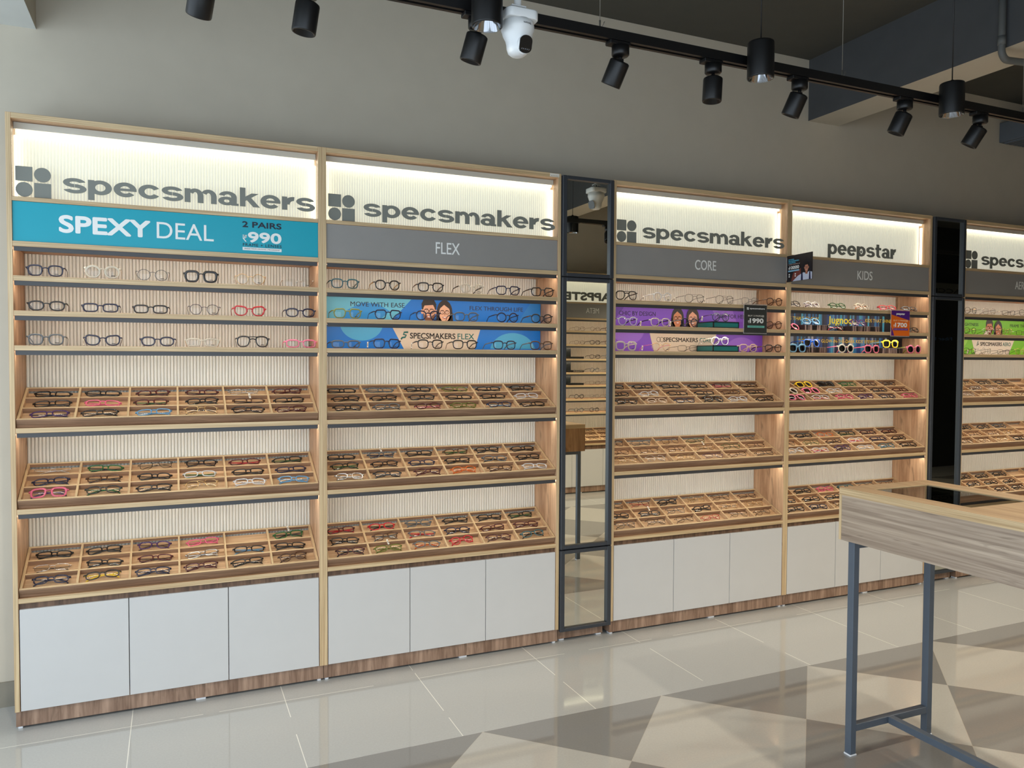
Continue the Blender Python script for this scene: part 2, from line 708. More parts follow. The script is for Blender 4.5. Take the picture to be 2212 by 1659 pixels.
b = MB(); b.box(RIGHT_X, RIGHT_X + .1, OPP_Y, WALL_Y, 0, CEIL, 'paint_wall'); struct('wall_right', b)
b = MB()
b.box(LEFT_X - .1, LEFT_X, OPP_Y, WALL_Y, 2.84, CEIL, 'paint_wall')
b.box(LEFT_X - .1, LEFT_X, 0.08, WALL_Y, 0, 2.84, 'paint_wall')
b.box(LEFT_X - .1, LEFT_X, OPP_Y, OPP_Y + .15, 0, 2.84, 'paint_wall')
struct('wall_left', b)
b = MB()
for yy in (-4.05, -2.7, -1.35, 0.04):
    b.box(LEFT_X - .07, LEFT_X - .03, yy, yy + .04, 0, 2.84, 'frame_slate')
b.box(LEFT_X - .07, LEFT_X - .03, -4.05, 0.08, 2.80, 2.84, 'frame_slate')
b.box(LEFT_X - .07, LEFT_X - .03, -4.05, 0.08, 0, 0.04, 'frame_slate')
struct('window_1', b)
b = MB(); b.box(LEFT_X, -0.004, WALL_Y - .012, WALL_Y, 0, 0.105, 'skirting_stone'); struct('baseboard_back', b)
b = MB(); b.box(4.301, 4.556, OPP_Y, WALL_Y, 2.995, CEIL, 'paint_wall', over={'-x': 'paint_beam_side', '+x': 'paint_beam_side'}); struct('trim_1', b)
b = MB(); b.box(LEFT_X, 0.072, OPP_Y, WALL_Y, 2.84, CEIL, 'paint_beam_white', over={'+x': 'paint_wall'}); struct('trim_2', b)

# ------------------------------------------------------------------ display units
UW = 1.2
Z = dict(At=2.0943, Ab=2.0778, Bt=1.923, Bb=1.9034, s1=1.7898, s2=1.6539, s3=1.5186,
         t1=1.1945, t2=0.8752, t3=0.5226, top=2.4148, pan=0.072)
ST = 0.0205
BACK = 0.256


def fluted(x0, x1, z0, z1, y, mat, pitch=0.0135, depth=0.0048):
    b = MB()
    n = int(round((x1 - x0) / pitch))
    p = (x1 - x0) / n
    prof = []
    for i in range(n):
        for t in (0.0, 0.12, 0.3, 0.5, 0.7, 0.88):
            d = -.0018 if t == 0 else math.sin(math.pi * t) ** .7 * depth
            prof.append((x0 + (i + t) * p, y - d))
    prof.append((x1, y))
    k = len(b.v)
    for (x, yy) in prof:
        b.v.append((x, yy, z0))
        b.v.append((x, yy, z1))
    for i in range(len(prof) - 1):
        a = k + 2 * i
        b.face((a, a + 2, a + 3, a + 1), mat, False)
    # closed back
    q = len(b.v)
    b.v += [(x0, y + .004, z0), (x1, y + .004, z0), (x1, y + .004, z1), (x0, y + .004, z1)]
    b.face((q + 1, q, q + 3, q + 2), mat)
    return b


def shelf_part(u, zt, name='shelf'):
    zb = zt - ST
    b = MB(); b.box(.018, UW - .018, 0, BACK - .0065, zb, zt, 'shelf_oak', c=.0008, over={'-y': 'edge_x'})
    sh = b.build(name, u)
    b = MB()
    b.box(.0215, UW - .022, .004, .008, zb - .0175, zb, 'profile_black')
    b.box(.0215, UW - .022, .008, .034, zb - .003, zb, 'profile_black')
    b.build('led_profile', sh)
    b = MB()
    b.quad([(.024, .0095, zb - .0155), (.024, .024, zb - .0045), (UW - .024, .024, zb - .0045), (UW - .024, .0095, zb - .0155)], 'led_warm')
    b.build('led_strip', sh)
    return sh


def build_unit(label, shelves, trays, header='header_grey', last_tray_apron=True):
    u = thing('display_unit', label, 'display unit', group='wooden eyewear display units')
    for x0, inner in ((0, '+x'), (UW - .018, '-x')):
        b = MB()
        b.box(x0, x0 + .018, 0, .262, Z['pan'], Z['top'], 'panel_oak', c=.0008, over={'-y': 'edge_z'})
        b.build('side_panel', u)
    b = MB(); b.box(.018, UW - .018, 0, .262, 2.3928, Z['top'], 'shelf_oak', c=.0008, over={'-y': 'edge_x'}); b.build('top_panel', u)
    b = MB(); b.box(.018, UW - .018, 0, .10, Z['Ab'], Z['At'], 'shelf_oak', c=.0008, over={'-y': 'edge_x'}); b.build('rail', u)
    shelf_part(u, Z['Bt'], 'rail')
    b = MB(); b.box(.0185, UW - .0185, .006, .018, Z['Bt'] + .0005, Z['Ab'] - .0005, header); b.build('header_board', u)
    # light box: backlit ribbed panel, LED strips round the inside, clear sheet in front
    fluted(.018, UW - .018, Z['At'], 2.3928, .085, 'lightbox_white', pitch=.0116, depth=.0016).build('lightbox_panel', u)
    b = MB()
    zt = 2.3928
    b.box(.020, UW - .020, .052, .066, zt - .026, zt - .001, 'fluted_white')
    b.build('led_housing', u)
    b = MB()
    b.box(.026, UW - .026, .060, .072, zt - .036, zt - .0265, 'led_box')
    b.build('led_strip', u)
    for xa in (.0195, UW - .0195 - .008):
        b = MB(); b.box(xa, xa + .008, .060, .072, Z['At'] + .004, zt - .05, 'led_box'); b.build('led_strip', u)
    b = MB(); b.box(.0185, UW - .0185, .016, .019, Z['At'] + .0005, zt - .0005, 'acrylic_clear'); b.build('acrylic_sheet', u)
    fluted(.018, UW - .018, Z['t3'] - ST, Z['Bb'], BACK - .0006, 'fluted_white').build('back_panel', u)
    for z in shelves:
        shelf_part(u, z)
    for z in trays[:-1]:
        shelf_part(u, z)
    z = trays[-1]
    b = MB(); b.box(.018, UW - .018, 0, BACK - .0065, z - ST, z, 'shelf_oak', c=.0008, over={'-y': 'edge_x'}); b.build('shelf', u)
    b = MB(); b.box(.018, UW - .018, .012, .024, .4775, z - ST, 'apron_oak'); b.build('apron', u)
    b = MB(); b.box(.018, UW - .018, .02, .25, Z['pan'], Z['pan'] + .018, 'panel_oak'); b.build('base_panel', u)
    g = .0015
    w = (UW - .036 - 2 * g) / 3.0
    for i in range(3):
        xa = .018 + g + i * w
        b = MB(); b.box(xa + g, xa + w - g, .001, .0185, Z['pan'] + .0015, .4785, 'door_white', c=.0006); b.build('door', u)
    b = MB()
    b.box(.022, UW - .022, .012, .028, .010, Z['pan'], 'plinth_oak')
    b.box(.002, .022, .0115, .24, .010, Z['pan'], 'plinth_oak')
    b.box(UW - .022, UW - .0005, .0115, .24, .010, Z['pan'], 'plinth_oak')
    b.build('plinth', u)
    for x, wf in ((.008, .016), (.66, .04), (UW - .026, .016)):
        b = MB(); b.box(x, x + wf, .016, .05, 0, .010, 'foot_white', c=.001); b.build('foot', u)
    return u


def wordmark(mb, x0, x1, z0, z1, y, mat, txt='specsmakers', TV=.335, THH=.25, ztop=1.38):
    """the wide bold lower-case wordmark, drawn from rings and bars"""
    polys = []

    def arc(cx, cz, rx, rz, tv, th, a0, a1, n=18):
        for i in range(n):
            p = []
            for a in (a0 + (a1 - a0) * i / n, a0 + (a1 - a0) * (i + 1) / n):
                p.append((cx + rx * math.cos(R(a)), cz + rz * math.sin(R(a)), cx + (rx - tv) * math.cos(R(a)), cz + (rz - th) * math.sin(R(a))))
            polys.append([(ox + p[0][0], p[0][1]), (ox + p[1][0], p[1][1]), (ox + p[1][2], p[1][3]), (ox + p[0][2], p[0][3])])

    def bar(*P):
        polys.append([(ox + a, c) for a, c in P])

    def rect(xa, xb, za, zb):
        bar((xa, za), (xb, za), (xb, zb), (xa, zb))
    ox = 0.0
    for ch in txt:
        if ch == 's':
            arc(.60, .70, .58, .315, TV, THH - .02, 14, 270)
            arc(.62, .30, .60, .315, TV, THH - .02, 90, -162)
            w = 1.2
        elif ch == 'p':
            rect(0, TV, -.38, .985)
            arc(.64, .5, .60, .5, TV, THH, 0, 360, 36)
            w = 1.24
        elif ch == 'e':
            arc(.61, .5, .61, .51, TV, THH, 0, 322, 32)
            rect(.2, 1.22, .415, .585)
            w = 1.22
        elif ch == 'c':
            arc(.61, .5, .61, .5, TV, THH, 32, 328, 30)
            w = 1.16
        elif ch == 'm':
            rect(0, TV, 0, .985)
            for cx in (.60, 1.36):
                arc(cx, .5, .47, .51, TV, THH, 0, 150)
                rect(cx + .47 - TV, cx + .47, 0, .5)
            w = 1.82
        elif ch == 'a':
            arc(.56, .62, .53, .39, TV, THH - .03, 0, 166)
            rect(1.09 - TV, 1.09, 0, .63)
            rect(1.0, 1.20, 0, .16)
            arc(.50, .30, .50, .31, TV, THH - .05, 0, 360, 32)
            w = 1.18
        elif ch == 'k':
            rect(0, TV, 0, 1.38)
            bar((.2, .32), (.2, .64), (.70, 1.0), (1.12, 1.0))
            bar((.34, .58), (.62, .74), (1.20, 0), (.80, 0))
            w = 1.14
        elif ch == 'r':
            rect(0, TV, 0, .985)
            arc(.72, .40, .62, .60, TV + .05, THH + .05, 84, 178, 12)
            w = .78
        elif ch == 't':
            rect(.16, .16 + TV, .25, 1.32)
            rect(0, .82, 1.0 - THH, 1.0)
            arc(.60, .31, .44, .31, TV, THH, 180, 292, 12)
            w = .84
        ox += w + .09
    W0 = ox - .09
    zr0, zr1 = -.38, ztop
    for q, P in enumerate(polys):
        mb.poly([(x0 + (x1 - x0) * a / W0, z0 + (z1 - z0) * (c - zr0) / (zr1 - zr0)) for a, c in P], y - q * 2e-6, mat, .003)


def rupee(mb, x0, x1, z0, z1, y, mat):
    w, h = x1 - x0, z1 - z0
    t = .11 * h
    for k in (0, .24):
        mb.poly([(x0, z1 - k * h - t), (x1, z1 - k * h - t), (x1, z1 - k * h), (x0, z1 - k * h)], y, mat)
    cx, cz = x0 + .38 * w, z1 - .27 * h
    n = 10
    for i in range(n):
        p = []
        for q in (i, i + 1):
            a = R(90 - 180 * q / n)
            p.append((cx + .42 * w * math.cos(a), cz + .27 * h * math.sin(a), cx + (.42 * w - t) * math.cos(a), cz + (.27 * h - t) * math.sin(a)))
        mb.poly([(p[0][0], p[0][1]), (p[1][0], p[1][1]), (p[1][2], p[1][3]), (p[0][2], p[0][3])], y, mat)
    mb.poly([(x0, cz - .27 * h), (cx, cz - .27 * h), (cx, cz - .27 * h + t), (x0, cz - .27 * h + t)], y, mat)
    mb.poly([(x0, cz - .27 * h + .4 * t), (x0 + .30 * w, cz - .27 * h), (x0 + .90 * w, z0), (x0 + .62 * w, z0)], y, mat)


def logo_specs(mb, x0, y, mat, xs, zs):
    """four-mark logo and wordmark; xs = (square x0, x1, word x0, word x1), zs"""
    sx0, sx1, wx0, wx1 = xs
    z0, z1, wz0, wz1 = zs
    w = (sx1 - sx0 - .005) / 2
    h = (z1 - z0 - .004) / 2
    mb.poly([(sx0, z1 - h), (sx0 + w, z1 - h), (sx0 + w, z1), (sx0, z1)], y, mat, .003)
    mb.poly([(sx1 - w, z0), (sx1, z0), (sx1, z0 + h), (sx1 - w, z0 + h)], y, mat, .003)
    for cx, cz in ((sx1 - w / 2, z1 - h / 2), (sx0 + w / 2, z0 + h / 2)):
        P = [(cx + w / 2 * math.cos(2 * math.pi * i / 40), cz + h / 2 * math.sin(2 * math.pi * i / 40)) for i in range(40)]
        mb.poly(P, y, mat, .003)
    return wx0, wx1, wz0, wz1


M3 = 0.3093
UX = [0.0, 1.2, 2.4 + M3, 3.6 + M3, 4.8 + 2 * M3]
UNAME = ['teal-header unit', 'blue-poster unit', 'purple-poster unit', 'KIDS unit', 'green-poster unit']
SHELVES = [Z['s1'], Z['s2'], Z['s3']]
TRAYS = [Z['t1'], Z['t2'], Z['t3']]
ULAB = ['oak display unit with teal header board, leftmost against the wall',
        'oak display unit with blue posters between teal-header unit and mirror column',
        'oak display unit with purple posters, right of the first mirror column',
        'oak display unit with KIDS on its header board',
        'oak display unit with green posters at the far right']
units = []
proto = build_unit(ULAB[0], SHELVES, TRAYS)
for i in range(5):
    u = proto if i == 0 else dup_tree(proto)
    u.location = (UX[i], 0, 0)
    u['label'] = ULAB[i]
    units.append(u)


def child(o, name):
    for c in o.children:
        if c.name.split('.')[0] == name:
            return c


setmat(child(units[0], 'header_board'), 'header_teal')

# header lettering
YL = .0125
for i in (0, 1, 2, 4):
    b = MB()
    wm = logo_specs(b, 0, YL, 'logo_grey', (.029, .149, .188, 1.170), (2.097, 2.2145, 2.104, 2.2065))
    b.build('emblem', units[i])
    b = MB()
    wordmark(b, *wm, YL, 'logo_grey')
    b.build('wordmark', units[i])
b = MB()
wordmark(b, .313, .888, 2.094, 2.200, YL, 'logo_grey', 'peepstar', TV=.37, THH=.23, ztop=1.32)
b.build('wordmark', units[3])
star = []
cx, cz = .313 + .575 * .475, 2.146
for k in range(10):
    rr = .013 if k % 2 == 0 else .0055
    a = R(90 + 36 * k)
    star.append((cx + rr * math.cos(a), cz + rr * math.sin(a)))
b = MB()
b.poly(star, YL - .0006, 'logo_grey', .001)
b.build('star_mark', units[3])

hb = child(units[0], 'header_board')
y = .0052


def lettering(parent, name, *texts):
    b = MB()
    for t in texts:
        a, kw = t
        put_text(b, *a, **kw)
    return b.build(name, parent)


lettering(hb, 'headline_lettering', (('SPEXY', .174, .503, 1.965, 2.036, y, 'vinyl_white'), dict(bold=.032, res=6)),
          (('DEAL', .526, .746, 1.967, 2.034, y, 'vinyl_white'), dict(bold=.0, res=6)))
b = MB()
put_text(b, '2 PAIRS', .861, 1.024, 2.036, 2.062, y, 'vinyl_navy', bold=.03, res=5)
put_text(b, '990', .884, 1.024, 1.972, 2.0185, y, 'vinyl_white', bold=.034, res=6)
rupee(b, .862, .880, 1.975, 2.003, y, 'vinyl_white')
put_text(b, 'FRAME + LENSES', .863, 1.024, 1.9555, 1.968, y, 'vinyl_navy', bold=.008, space=1.15, res=3)
b.poly([(.862, 1.938), (1.024, 1.938), (1.024, 1.951), (.862, 1.951)], y, 'vinyl_white')
put_text(b, 'SINGLE VISION | BI-FOCAL | PROGRESSIVE*', .869, 1.017, 1.9415, 1.9475, y - .0004, 'vinyl_navy', bold=.01, res=2, t=.0002)
b.build('price_lettering', hb)
for i, (w, xa, xb) in {1: ('FLEX', .533, .655), 2: ('CORE', .529, .673), 3: ('KIDS', .551, .679), 4: ('AERO', .533, .673)}.items():
    b = MB()
    put_text(b, w, xa, xb, 1.973, 2.028, y, 'vinyl_white', bold=.006, res=5)
    b.build('lettering', child(units[i], 'header_board'))
b = MB()
b.box(1.135, 1.187, -.0012, 0, 2.396, 2.4125, 'paper_white')
for k in range(5):
    b.box(1.140 + k * .009, 1.146 + k * .009, -.0016, -.0012, 2.399, 2.402, 'paper_print')
b.build('paper_label', units[1])


# ------------------------------------------------------------------ mirror columns
def mirror_column(label, X):
    c = thing('mirror_column', label, 'mirror', (X, 0, 0), group='mirror columns between the display units')
    b = MB(); b.box(.004, M3 - .004, .012, .262, Z['pan'], 2.41, 'profile_black'); b.build('carcass', c)
    for z0, z1 in ((1.897, 2.408), (.490, 1.892), (.060, .484)):
        x0, x1, w, yf = .004, M3 - .004, .024, -.014
        b = MB()
        b.box(x0, x0 + w, yf, .010, z0, z1, 'frame_slate', c=.002)
        b.box(x1 - w, x1, yf, .010, z0, z1, 'frame_slate', c=.002)
        b.box(x0 + w, x1 - w, yf, .010, z1 - .018, z1, 'frame_slate', c=.002)
        b.box(x0 + w, x1 - w, yf, .010, z0, z0 + .018, 'frame_slate', c=.002)
        d = b.build('mirror_door', c)
        b = MB(); b.box(x0 + w - .004, x1 - w + .004, .002, .006, z0 + .014, z1 - .014, 'mirror'); b.build('mirror_glass', d)
    b = MB(); b.box(.012, M3 - .030, .030, .046, .010, .07, 'plinth_oak'); b.build('plinth', c)
    for x in (.02, M3 - .065):
        b = MB(); b.box(x, x + .03, .034, .06, 0, .010, 'foot_white', c=.001); b.build('foot', c)
    return c


mirror_column('tall slate-framed mirror column between the blue-poster and purple-poster units', 2.4)
mirror_column('tall slate-framed mirror column between the KIDS and green-poster units, reflecting darkness', 4.8 + M3)

# ------------------------------------------------------------------ compartment trays
TH = math.atan2(.120, .244)
TL, THK, TFL = .2665, .037, .0150     # slope length, slab height, compartment floor height
TW = UW - .036 - .004


def build_tray():
    t = thing('compartment_tray', '', 'tray', group='sloping compartment trays')
    w = TW / 2
    b = MB(); b.box(-w + .0102, w - .0102, .0102, TL - .0125, .008, TFL, 'tray_oak'); b.build('base_board', t)
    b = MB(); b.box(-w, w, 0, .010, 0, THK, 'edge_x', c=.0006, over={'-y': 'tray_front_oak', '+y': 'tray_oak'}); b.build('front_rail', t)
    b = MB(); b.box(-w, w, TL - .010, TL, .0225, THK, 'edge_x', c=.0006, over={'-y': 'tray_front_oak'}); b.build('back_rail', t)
    for s in (-1, 1):
        b = MB(); xa = -w if s < 0 else w - .010
        b.box(xa, xa + .010, .0102, TL - .0105, 0, THK, 'tray_oak', c=.0006, over={'+z': 'edge_y'}); b.build('side_rail', t)
    cw = (TW - .02) / 6.0
    for i in range(1, 6):
        x = -w + .01 + i * cw
        b = MB(); b.box(x - .004, x + .004, .010, TL - .010, TFL, THK, 'tray_oak', over={'+z': 'edge_y'}); b.build('divider', t)
    for j in (1, 2):
        yy = .010 + j * (TL - .02) / 3.0
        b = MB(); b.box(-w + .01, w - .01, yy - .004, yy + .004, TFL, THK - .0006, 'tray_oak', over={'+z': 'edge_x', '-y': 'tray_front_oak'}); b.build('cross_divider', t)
    # wedge that carries the slope (in the tray's tilted frame, flat underside on the shelf)
    c, s = math.cos(TH), math.sin(TH)

    def tl(yw, zw):
        return (yw * c + zw * s, -yw * s + zw * c)
    b = MB()
    P = [tl(.03, 0.0), tl(.222, 0.0), tl(.222, .105), tl(.03, .0145)]
    for sx in (-1, 1):
        x0, x1 = sx * (w - .10) - .01, sx * (w - .10) + .01
        k = len(b.v)
        for x in (x0, x1):
            b.v += [(x, p[0], p[1]) for p in P]
        b.face((k, k + 1, k + 2, k + 3), 'tray_oak')
        b.face((k + 7, k + 6, k + 5, k + 4), 'tray_oak')
        for i in range(4):
            j = (i + 1) % 4
            b.face((k + j, k + i, k + 4 + i, k + 4 + j), 'tray_oak')
    b.build('wedge', t)
    return t


TRAYN = ['upper', 'middle', 'lower']
TRAY_Y0 = .0182
tray0 = build_tray()
tray_objs = {}
for i in range(5):
    for j in range(3):
        t = tray0 if (i, j) == (0, 0) else dup_tree(tray0)
        t.location = (UX[i] + UW / 2, TRAY_Y0, TRAYS[j] + .0005)
        t.rotation_euler = (TH, 0, 0)
        t['label'] = 'sloping oak tray of eighteen compartments, %s of three in the %s' % (TRAYN[j], UNAME[i])
        tray_objs[(i, j)] = t

# ------------------------------------------------------------------ eyeglasses
GCOL = {
    'K': ('black', rgb(16, 15, 16), 'p'), 'B': ('navy', rgb(19, 26, 56), 'p'), 'U': ('bright blue', rgb(24, 86, 190), 'p'),
    'L': ('pale blue', rgb(126, 180, 214), 'p'), 'A': ('grey', rgb(86, 90, 92), 'p'), 'S': ('silver', (0.62, 0.62, 0.60, 1), 'm'),
    'G': ('gold', (0.72, 0.53, 0.26, 1), 'm'), 'T': ('brown', rgb(74, 44, 24), 'p'), 'D': ('dark red', rgb(70, 14, 20), 'p'),
    'R': ('red', rgb(186, 26, 40), 'p'), 'P': ('pink', rgb(238, 120, 150), 'p'), 'V': ('purple', rgb(86, 54, 110), 'p'),
    'N': ('green', rgb(46, 116, 62), 'p'), 'O': ('orange', rgb(222, 120, 50), 'p'), 'Y': ('yellow', rgb(240, 200, 40), 'p'),
    'E': ('beige', rgb(206, 176, 146), 'p'), 'W': ('cream', rgb(226, 216, 198), 'p'), 'C': ('clear', (0.9, 0.9, 0.9, 1), 'c'),
    'I': ('teal', rgb(48, 92, 98), 'p'), 'M': ('olive', rgb(130, 134, 62), 'p'),
}
for k, (nm, c, ty) in GCOL.items():
    n = 'frame_' + nm.replace(' ', '_')
    if ty == 'p':
        pmat(n, c, 0.18, spec=0.6, vary=0)
    elif ty == 'm':
        pmat(n, c, 0.22, metal=1.0, vary=0)
    else:
        clear_mat(n, (0.93, 0.94, 0.94, 1), 0.55, rough=0.06, ior=1.6, body=(0.85, 0.86, 0.86, 1))
for k in 'LPNOMVW':
    nm, c, ty = GCOL[k]
    clear_mat('frame_' + nm.replace(' ', '_') + '_tint', (min(1, c[0] + .35), min(1, c[1] + .35), min(1, c[2] + .35), 1), 0.45, rough=0.08, ior=1.55, body=c)
SHAPE = {'rc': ('rectangular', .053, .031, 3.4, .96), 'sq': ('square', .051, .040, 3.0, .86), 'rd': ('round', .047, .044, 2.0, 1.0),
         'pt': ('rounded', .048, .042, 2.3, .84), 'ov': ('oval', .052, .035, 2.5, .9), 'ct': ('cat-eye', .053, .038, 2.5, .84),
         'av': ('aviator', .054, .044, 2.7, .78), 'gx': ('geometric', .052, .041, 0, .8), 'rl': ('rimless', .052, .033, 2.5, .9),
         'wf': ('square', .053, .043, 3.2, .84), 'rt': ('thick round', .050, .046, 2.0, 1.0)}
NSEG = 26


def outline(sh):
    nm, w, h, e, tp = SHAPE[sh]
    P = []
    if sh == 'gx':
        C = [(.5, .10), (.36, .46), (-.34, .5), (-.5, .22), (-.40, -.38), (-.22, -.5), (.24, -.5), (.42, -.30)]
        m = len(C)
        for i in range(m):
            a, b2 = C[i], C[(i + 1) % m]
            for t in (0.12, 0.5, 0.88):
                P.append(((a[0] + (b2[0] - a[0]) * t) * w, (a[1] + (b2[1] - a[1]) * t) * h))
        return P
    for i in range(NSEG):
        a = 2 * math.pi * i / NSEG
        ca, sa = math.cos(a), math.sin(a)
        x = w / 2 * math.copysign(abs(ca) ** (2 / e), ca)
        z = h / 2 * math.copysign(abs(sa) ** (2 / e), sa)
        k = 1 - (1 - tp) * (0.5 - z / h)
        x *= k
        if sh == 'ct' and z > 0:
            z += max(0, x) / (w / 2) * .006
        if sh == 'av':
            x += (0.5 - z / h) * .004
        P.append((x, z))
    return P


MESHC = {}


def glasses_meshes(sh, thin, side_state, sun):
    """front frame, lens and temple meshes; x right, z up, front faces -y, rims rest on z = 0"""
    key = (sh, thin)
    if key not in MESHC:
        nm, w, h, e, tp = SHAPE[sh]
        rw = .0011 if thin else (.0040 if sh in ('wf', 'rt') else .0025)
        rd = .0011 if thin else .0021
        cx = w / 2 + .0095
        cz = h / 2 + rw
        hx = cx + w / 2 + .006
        hz = cz + h * .30

        def wrap(x):
            return .007 * (x / .07) ** 2
        O = outline(sh)
        fb = MB()
        mt = 'frame_black'
        for sg in (-1, 1):
            pts = [(sg * (cx + x), wrap(cx + x), cz + z) for x, z in O]
            if sh != 'rl':
                rr = []
                for x, z in O:
                    k = 1.25 if (z > 0 and not thin) else 1.0
                    rr.append((rw * k, rd))
                fb.tube(pts, rr, mt, seg=6, closed=True, flatten=(0, 1, 0))
            # hinge end piece
            fb.tube([(sg * (cx + w / 2 * .94), wrap(hx) - .001, hz), (sg * hx, wrap(hx) + .001, hz), (sg * (hx + .0008), wrap(hx) + .007, hz - .0003)],
                    (rd, rw * 1.2) if not thin else (.0013, .0013), mt, seg=6)
            # nose pad
            fb.tube([(sg * .0085, .001, cz + h * .02), (sg * .0092, .005, cz - h * .10)], .0011, mt if not thin else 'frame_clear', seg=5)
        bx = cx - w / 2 * (.93 if sh not in ('rd', 'rt') else .96)
        bz = cz + h * (.20 if sh not in ('rl',) else .1)
        br = (.0011 if thin else .0026)
        fb.tube([(-bx - .001, .0008, bz - .001), (-bx * .5, -.0004, bz + .0022), (0, -.0008, bz + .003), (bx * .5, -.0004, bz + .0022), (bx + .001, .0008, bz - .001)],
                (br, br), mt, seg=6)
        if sh == 'av':
            fb.tube([(-bx - .006, .0008, cz + h * .46), (0, -.0006, cz + h * .47), (bx + .006, .0008, cz + h * .46)], (br * .8, br * .8), mt, seg=6)
        lens = {}
        for kind, mat in (('clear', 'lens_clear'), ('dark', 'lens_dark'), ('demo', 'lens_clear')):
            lb = MB()
            k = len(lb.v)
            n = len(O)
            sag = lambda x, z: -(h * h / 4 - (x * x + z * z)) / (2 * .075)
            lb.v.append((0, sag(0, 0), 0))
            for q in (.35, .7, .985):
                for x, z in O:
                    lb.v.append((x * q, sag(x * q, z * q), z * q))
            for i in range(n):
                i2 = (i + 1) % n
                lb.face((k, k + 1 + i, k + 1 + i2), mat, True)
                for q in (0, 1):
                    a, c = k + 1 + q * n, k + 1 + (q + 1) * n
                    lb.face((a + i, c + i, c + i2, a + i2), mat, True)
            if kind == 'demo':
                lb.quad([(-.004, -.0030, -h * .36), (.010, -.0030, -h * .36), (.010, -.0034, -h * .30), (-.004, -.0034, -h * .30)], 'vinyl_black')
            lens[kind] = lb.data('lens')
        tr = .0011 if thin else .0012
        tz = .0012 if thin else .0030
        temples = {}
        y0 = wrap(hx) + .006
        for sg in (-1, 1):
            tb = MB()
            tb.tube([(sg * hx, y0, hz), (sg * (hx + .0015), .05, hz - .002), (sg * hx, .092, hz - .005),
                     (sg * (hx - .003), .112, hz - .013), (sg * (hx - .005), .127, hz * .42), (sg * (hx - .006), .138, .0045)],
                    [(tr, tz), (tr, tz), (tr, tz), (tr, tz * 1.1), (tr, tz * 1.15), (tr, tz * .9)], mt, seg=6, flatten=(0, 0, 1))
            temples[('open', sg)] = tb.data('temple')
            tb = MB()
            yy = .0125 + (.004 if sg > 0 else 0)
            tb.tube([(sg * (hx - .001), y0, hz), (sg * (hx - .008), yy, hz - .0005), (0, yy + .002, hz - .003), (-sg * (hx - .040), yy + .002, hz - .006),
                     (-sg * (hx - .016), yy + .002, hz - .016), (-sg * (hx - .006), yy + .001, max(.004, hz - .027))],
                    [(tr, tz), (tr, tz), (tr, tz), (tr, tz * 1.1), (tr, tz * 1.1), (tr, tz * .9)], mt, seg=6, flatten=(0, 0, 1))
            temples[('fold', sg)] = tb.data('temple')
        MESHC[key] = (fb.data('front_frame'), lens, temples, cx, cz, hx, hz, h)
    return MESHC[key]


ORD = ['first', 'second', 'third', 'fourth', 'fifth', 'sixth']
tagb = MB()
tagb.box(-.004, .004, -.0004, .0004, -.026, 0, 'paper_white')
tagb.box(-.0028, .0028, -.0008, -.0004, -.020, -.006, 'paper_print')
TAG_ME = tagb.data('price_tag')
NGLASS = 0


def rest_height(g, M):
    """lowest point of the glasses below their origin when turned by M"""
    lo = 0.0
    for ch in g.children:
        if ch.name.startswith(('front_frame', 'temple')):
            for v in ch.data.vertices:
                lo = min(lo, (M @ v.co).z)
    return -lo


def glasses(code, state, where, group, sun=False, demo=True):
    """code: colour letter(s) + shape + optional 't' thin, '+' paper tag, '*' dark lenses"""
    global NGLASS
    tagged = '+' in code
    sun = sun or '*' in code
    code = code.replace('+', '').replace('*', '')
    i = 0
    while code[i].isupper():
        i += 1
    cols, sh = code[:i], code[i:]
    thin = len(sh) == 3
    sh = sh[:2]
    fm, lens, temples, cx, cz, hx, hz, h = glasses_meshes(sh, thin, None, sun)
    c1, c2 = cols[0], cols[-1]
    cn = GCOL[c1][0] if c1 == c2 else GCOL[c1][0] + '-and-' + GCOL[c2][0].replace(' ', '-')
    word = 'sunglasses' if sun else 'eyeglasses'
    g = thing('sunglasses' if sun else 'eyeglasses', '%s %s%s %s%s' % (cn, 'thin ' if thin and sh != 'rl' else '', SHAPE[sh][0], word, where), word, group=group)
    m1 = 'frame_' + GCOL[c1][0].replace(' ', '_')
    m2 = 'frame_' + GCOL[c2][0].replace(' ', '_')
    if state == 'fold' and not sun:
        m1, m2 = [q + '_tint' if q + '_tint' in MATS else q for q in (m1, m2)]
    elif c1 == 'W' and not sun:
        m1 = 'frame_cream_tint'
    f = link('front_frame', fm, g)
    setmat(f, m1)
    kind = 'dark' if sun else ('demo' if demo and state == 'open' else 'clear')
    for sg in (-1, 1):
        l = link('lens', lens[kind if sg > 0 else ('dark' if sun else 'clear')], g)
        l.location = (sg * cx, .007 * (cx / .07) ** 2 + .0004, cz)
        l.rotation_euler = (0, 0, sg * .10)
        t = link('temple', temples[(state, sg)], g)
        setmat(t, m2)
    if tagged:
        p = link('price_tag', TAG_ME, g)
        if state == 'open':
            p.location = (-hx - .0035, .085, hz - .002)
            p.rotation_euler = (R(8), R(12), R(-60))
        else:
            p.location = (.006, .004, hz + .012)
            p.rotation_euler = (R(-10), R(170), 0)
    NGLASS += 1
    return g


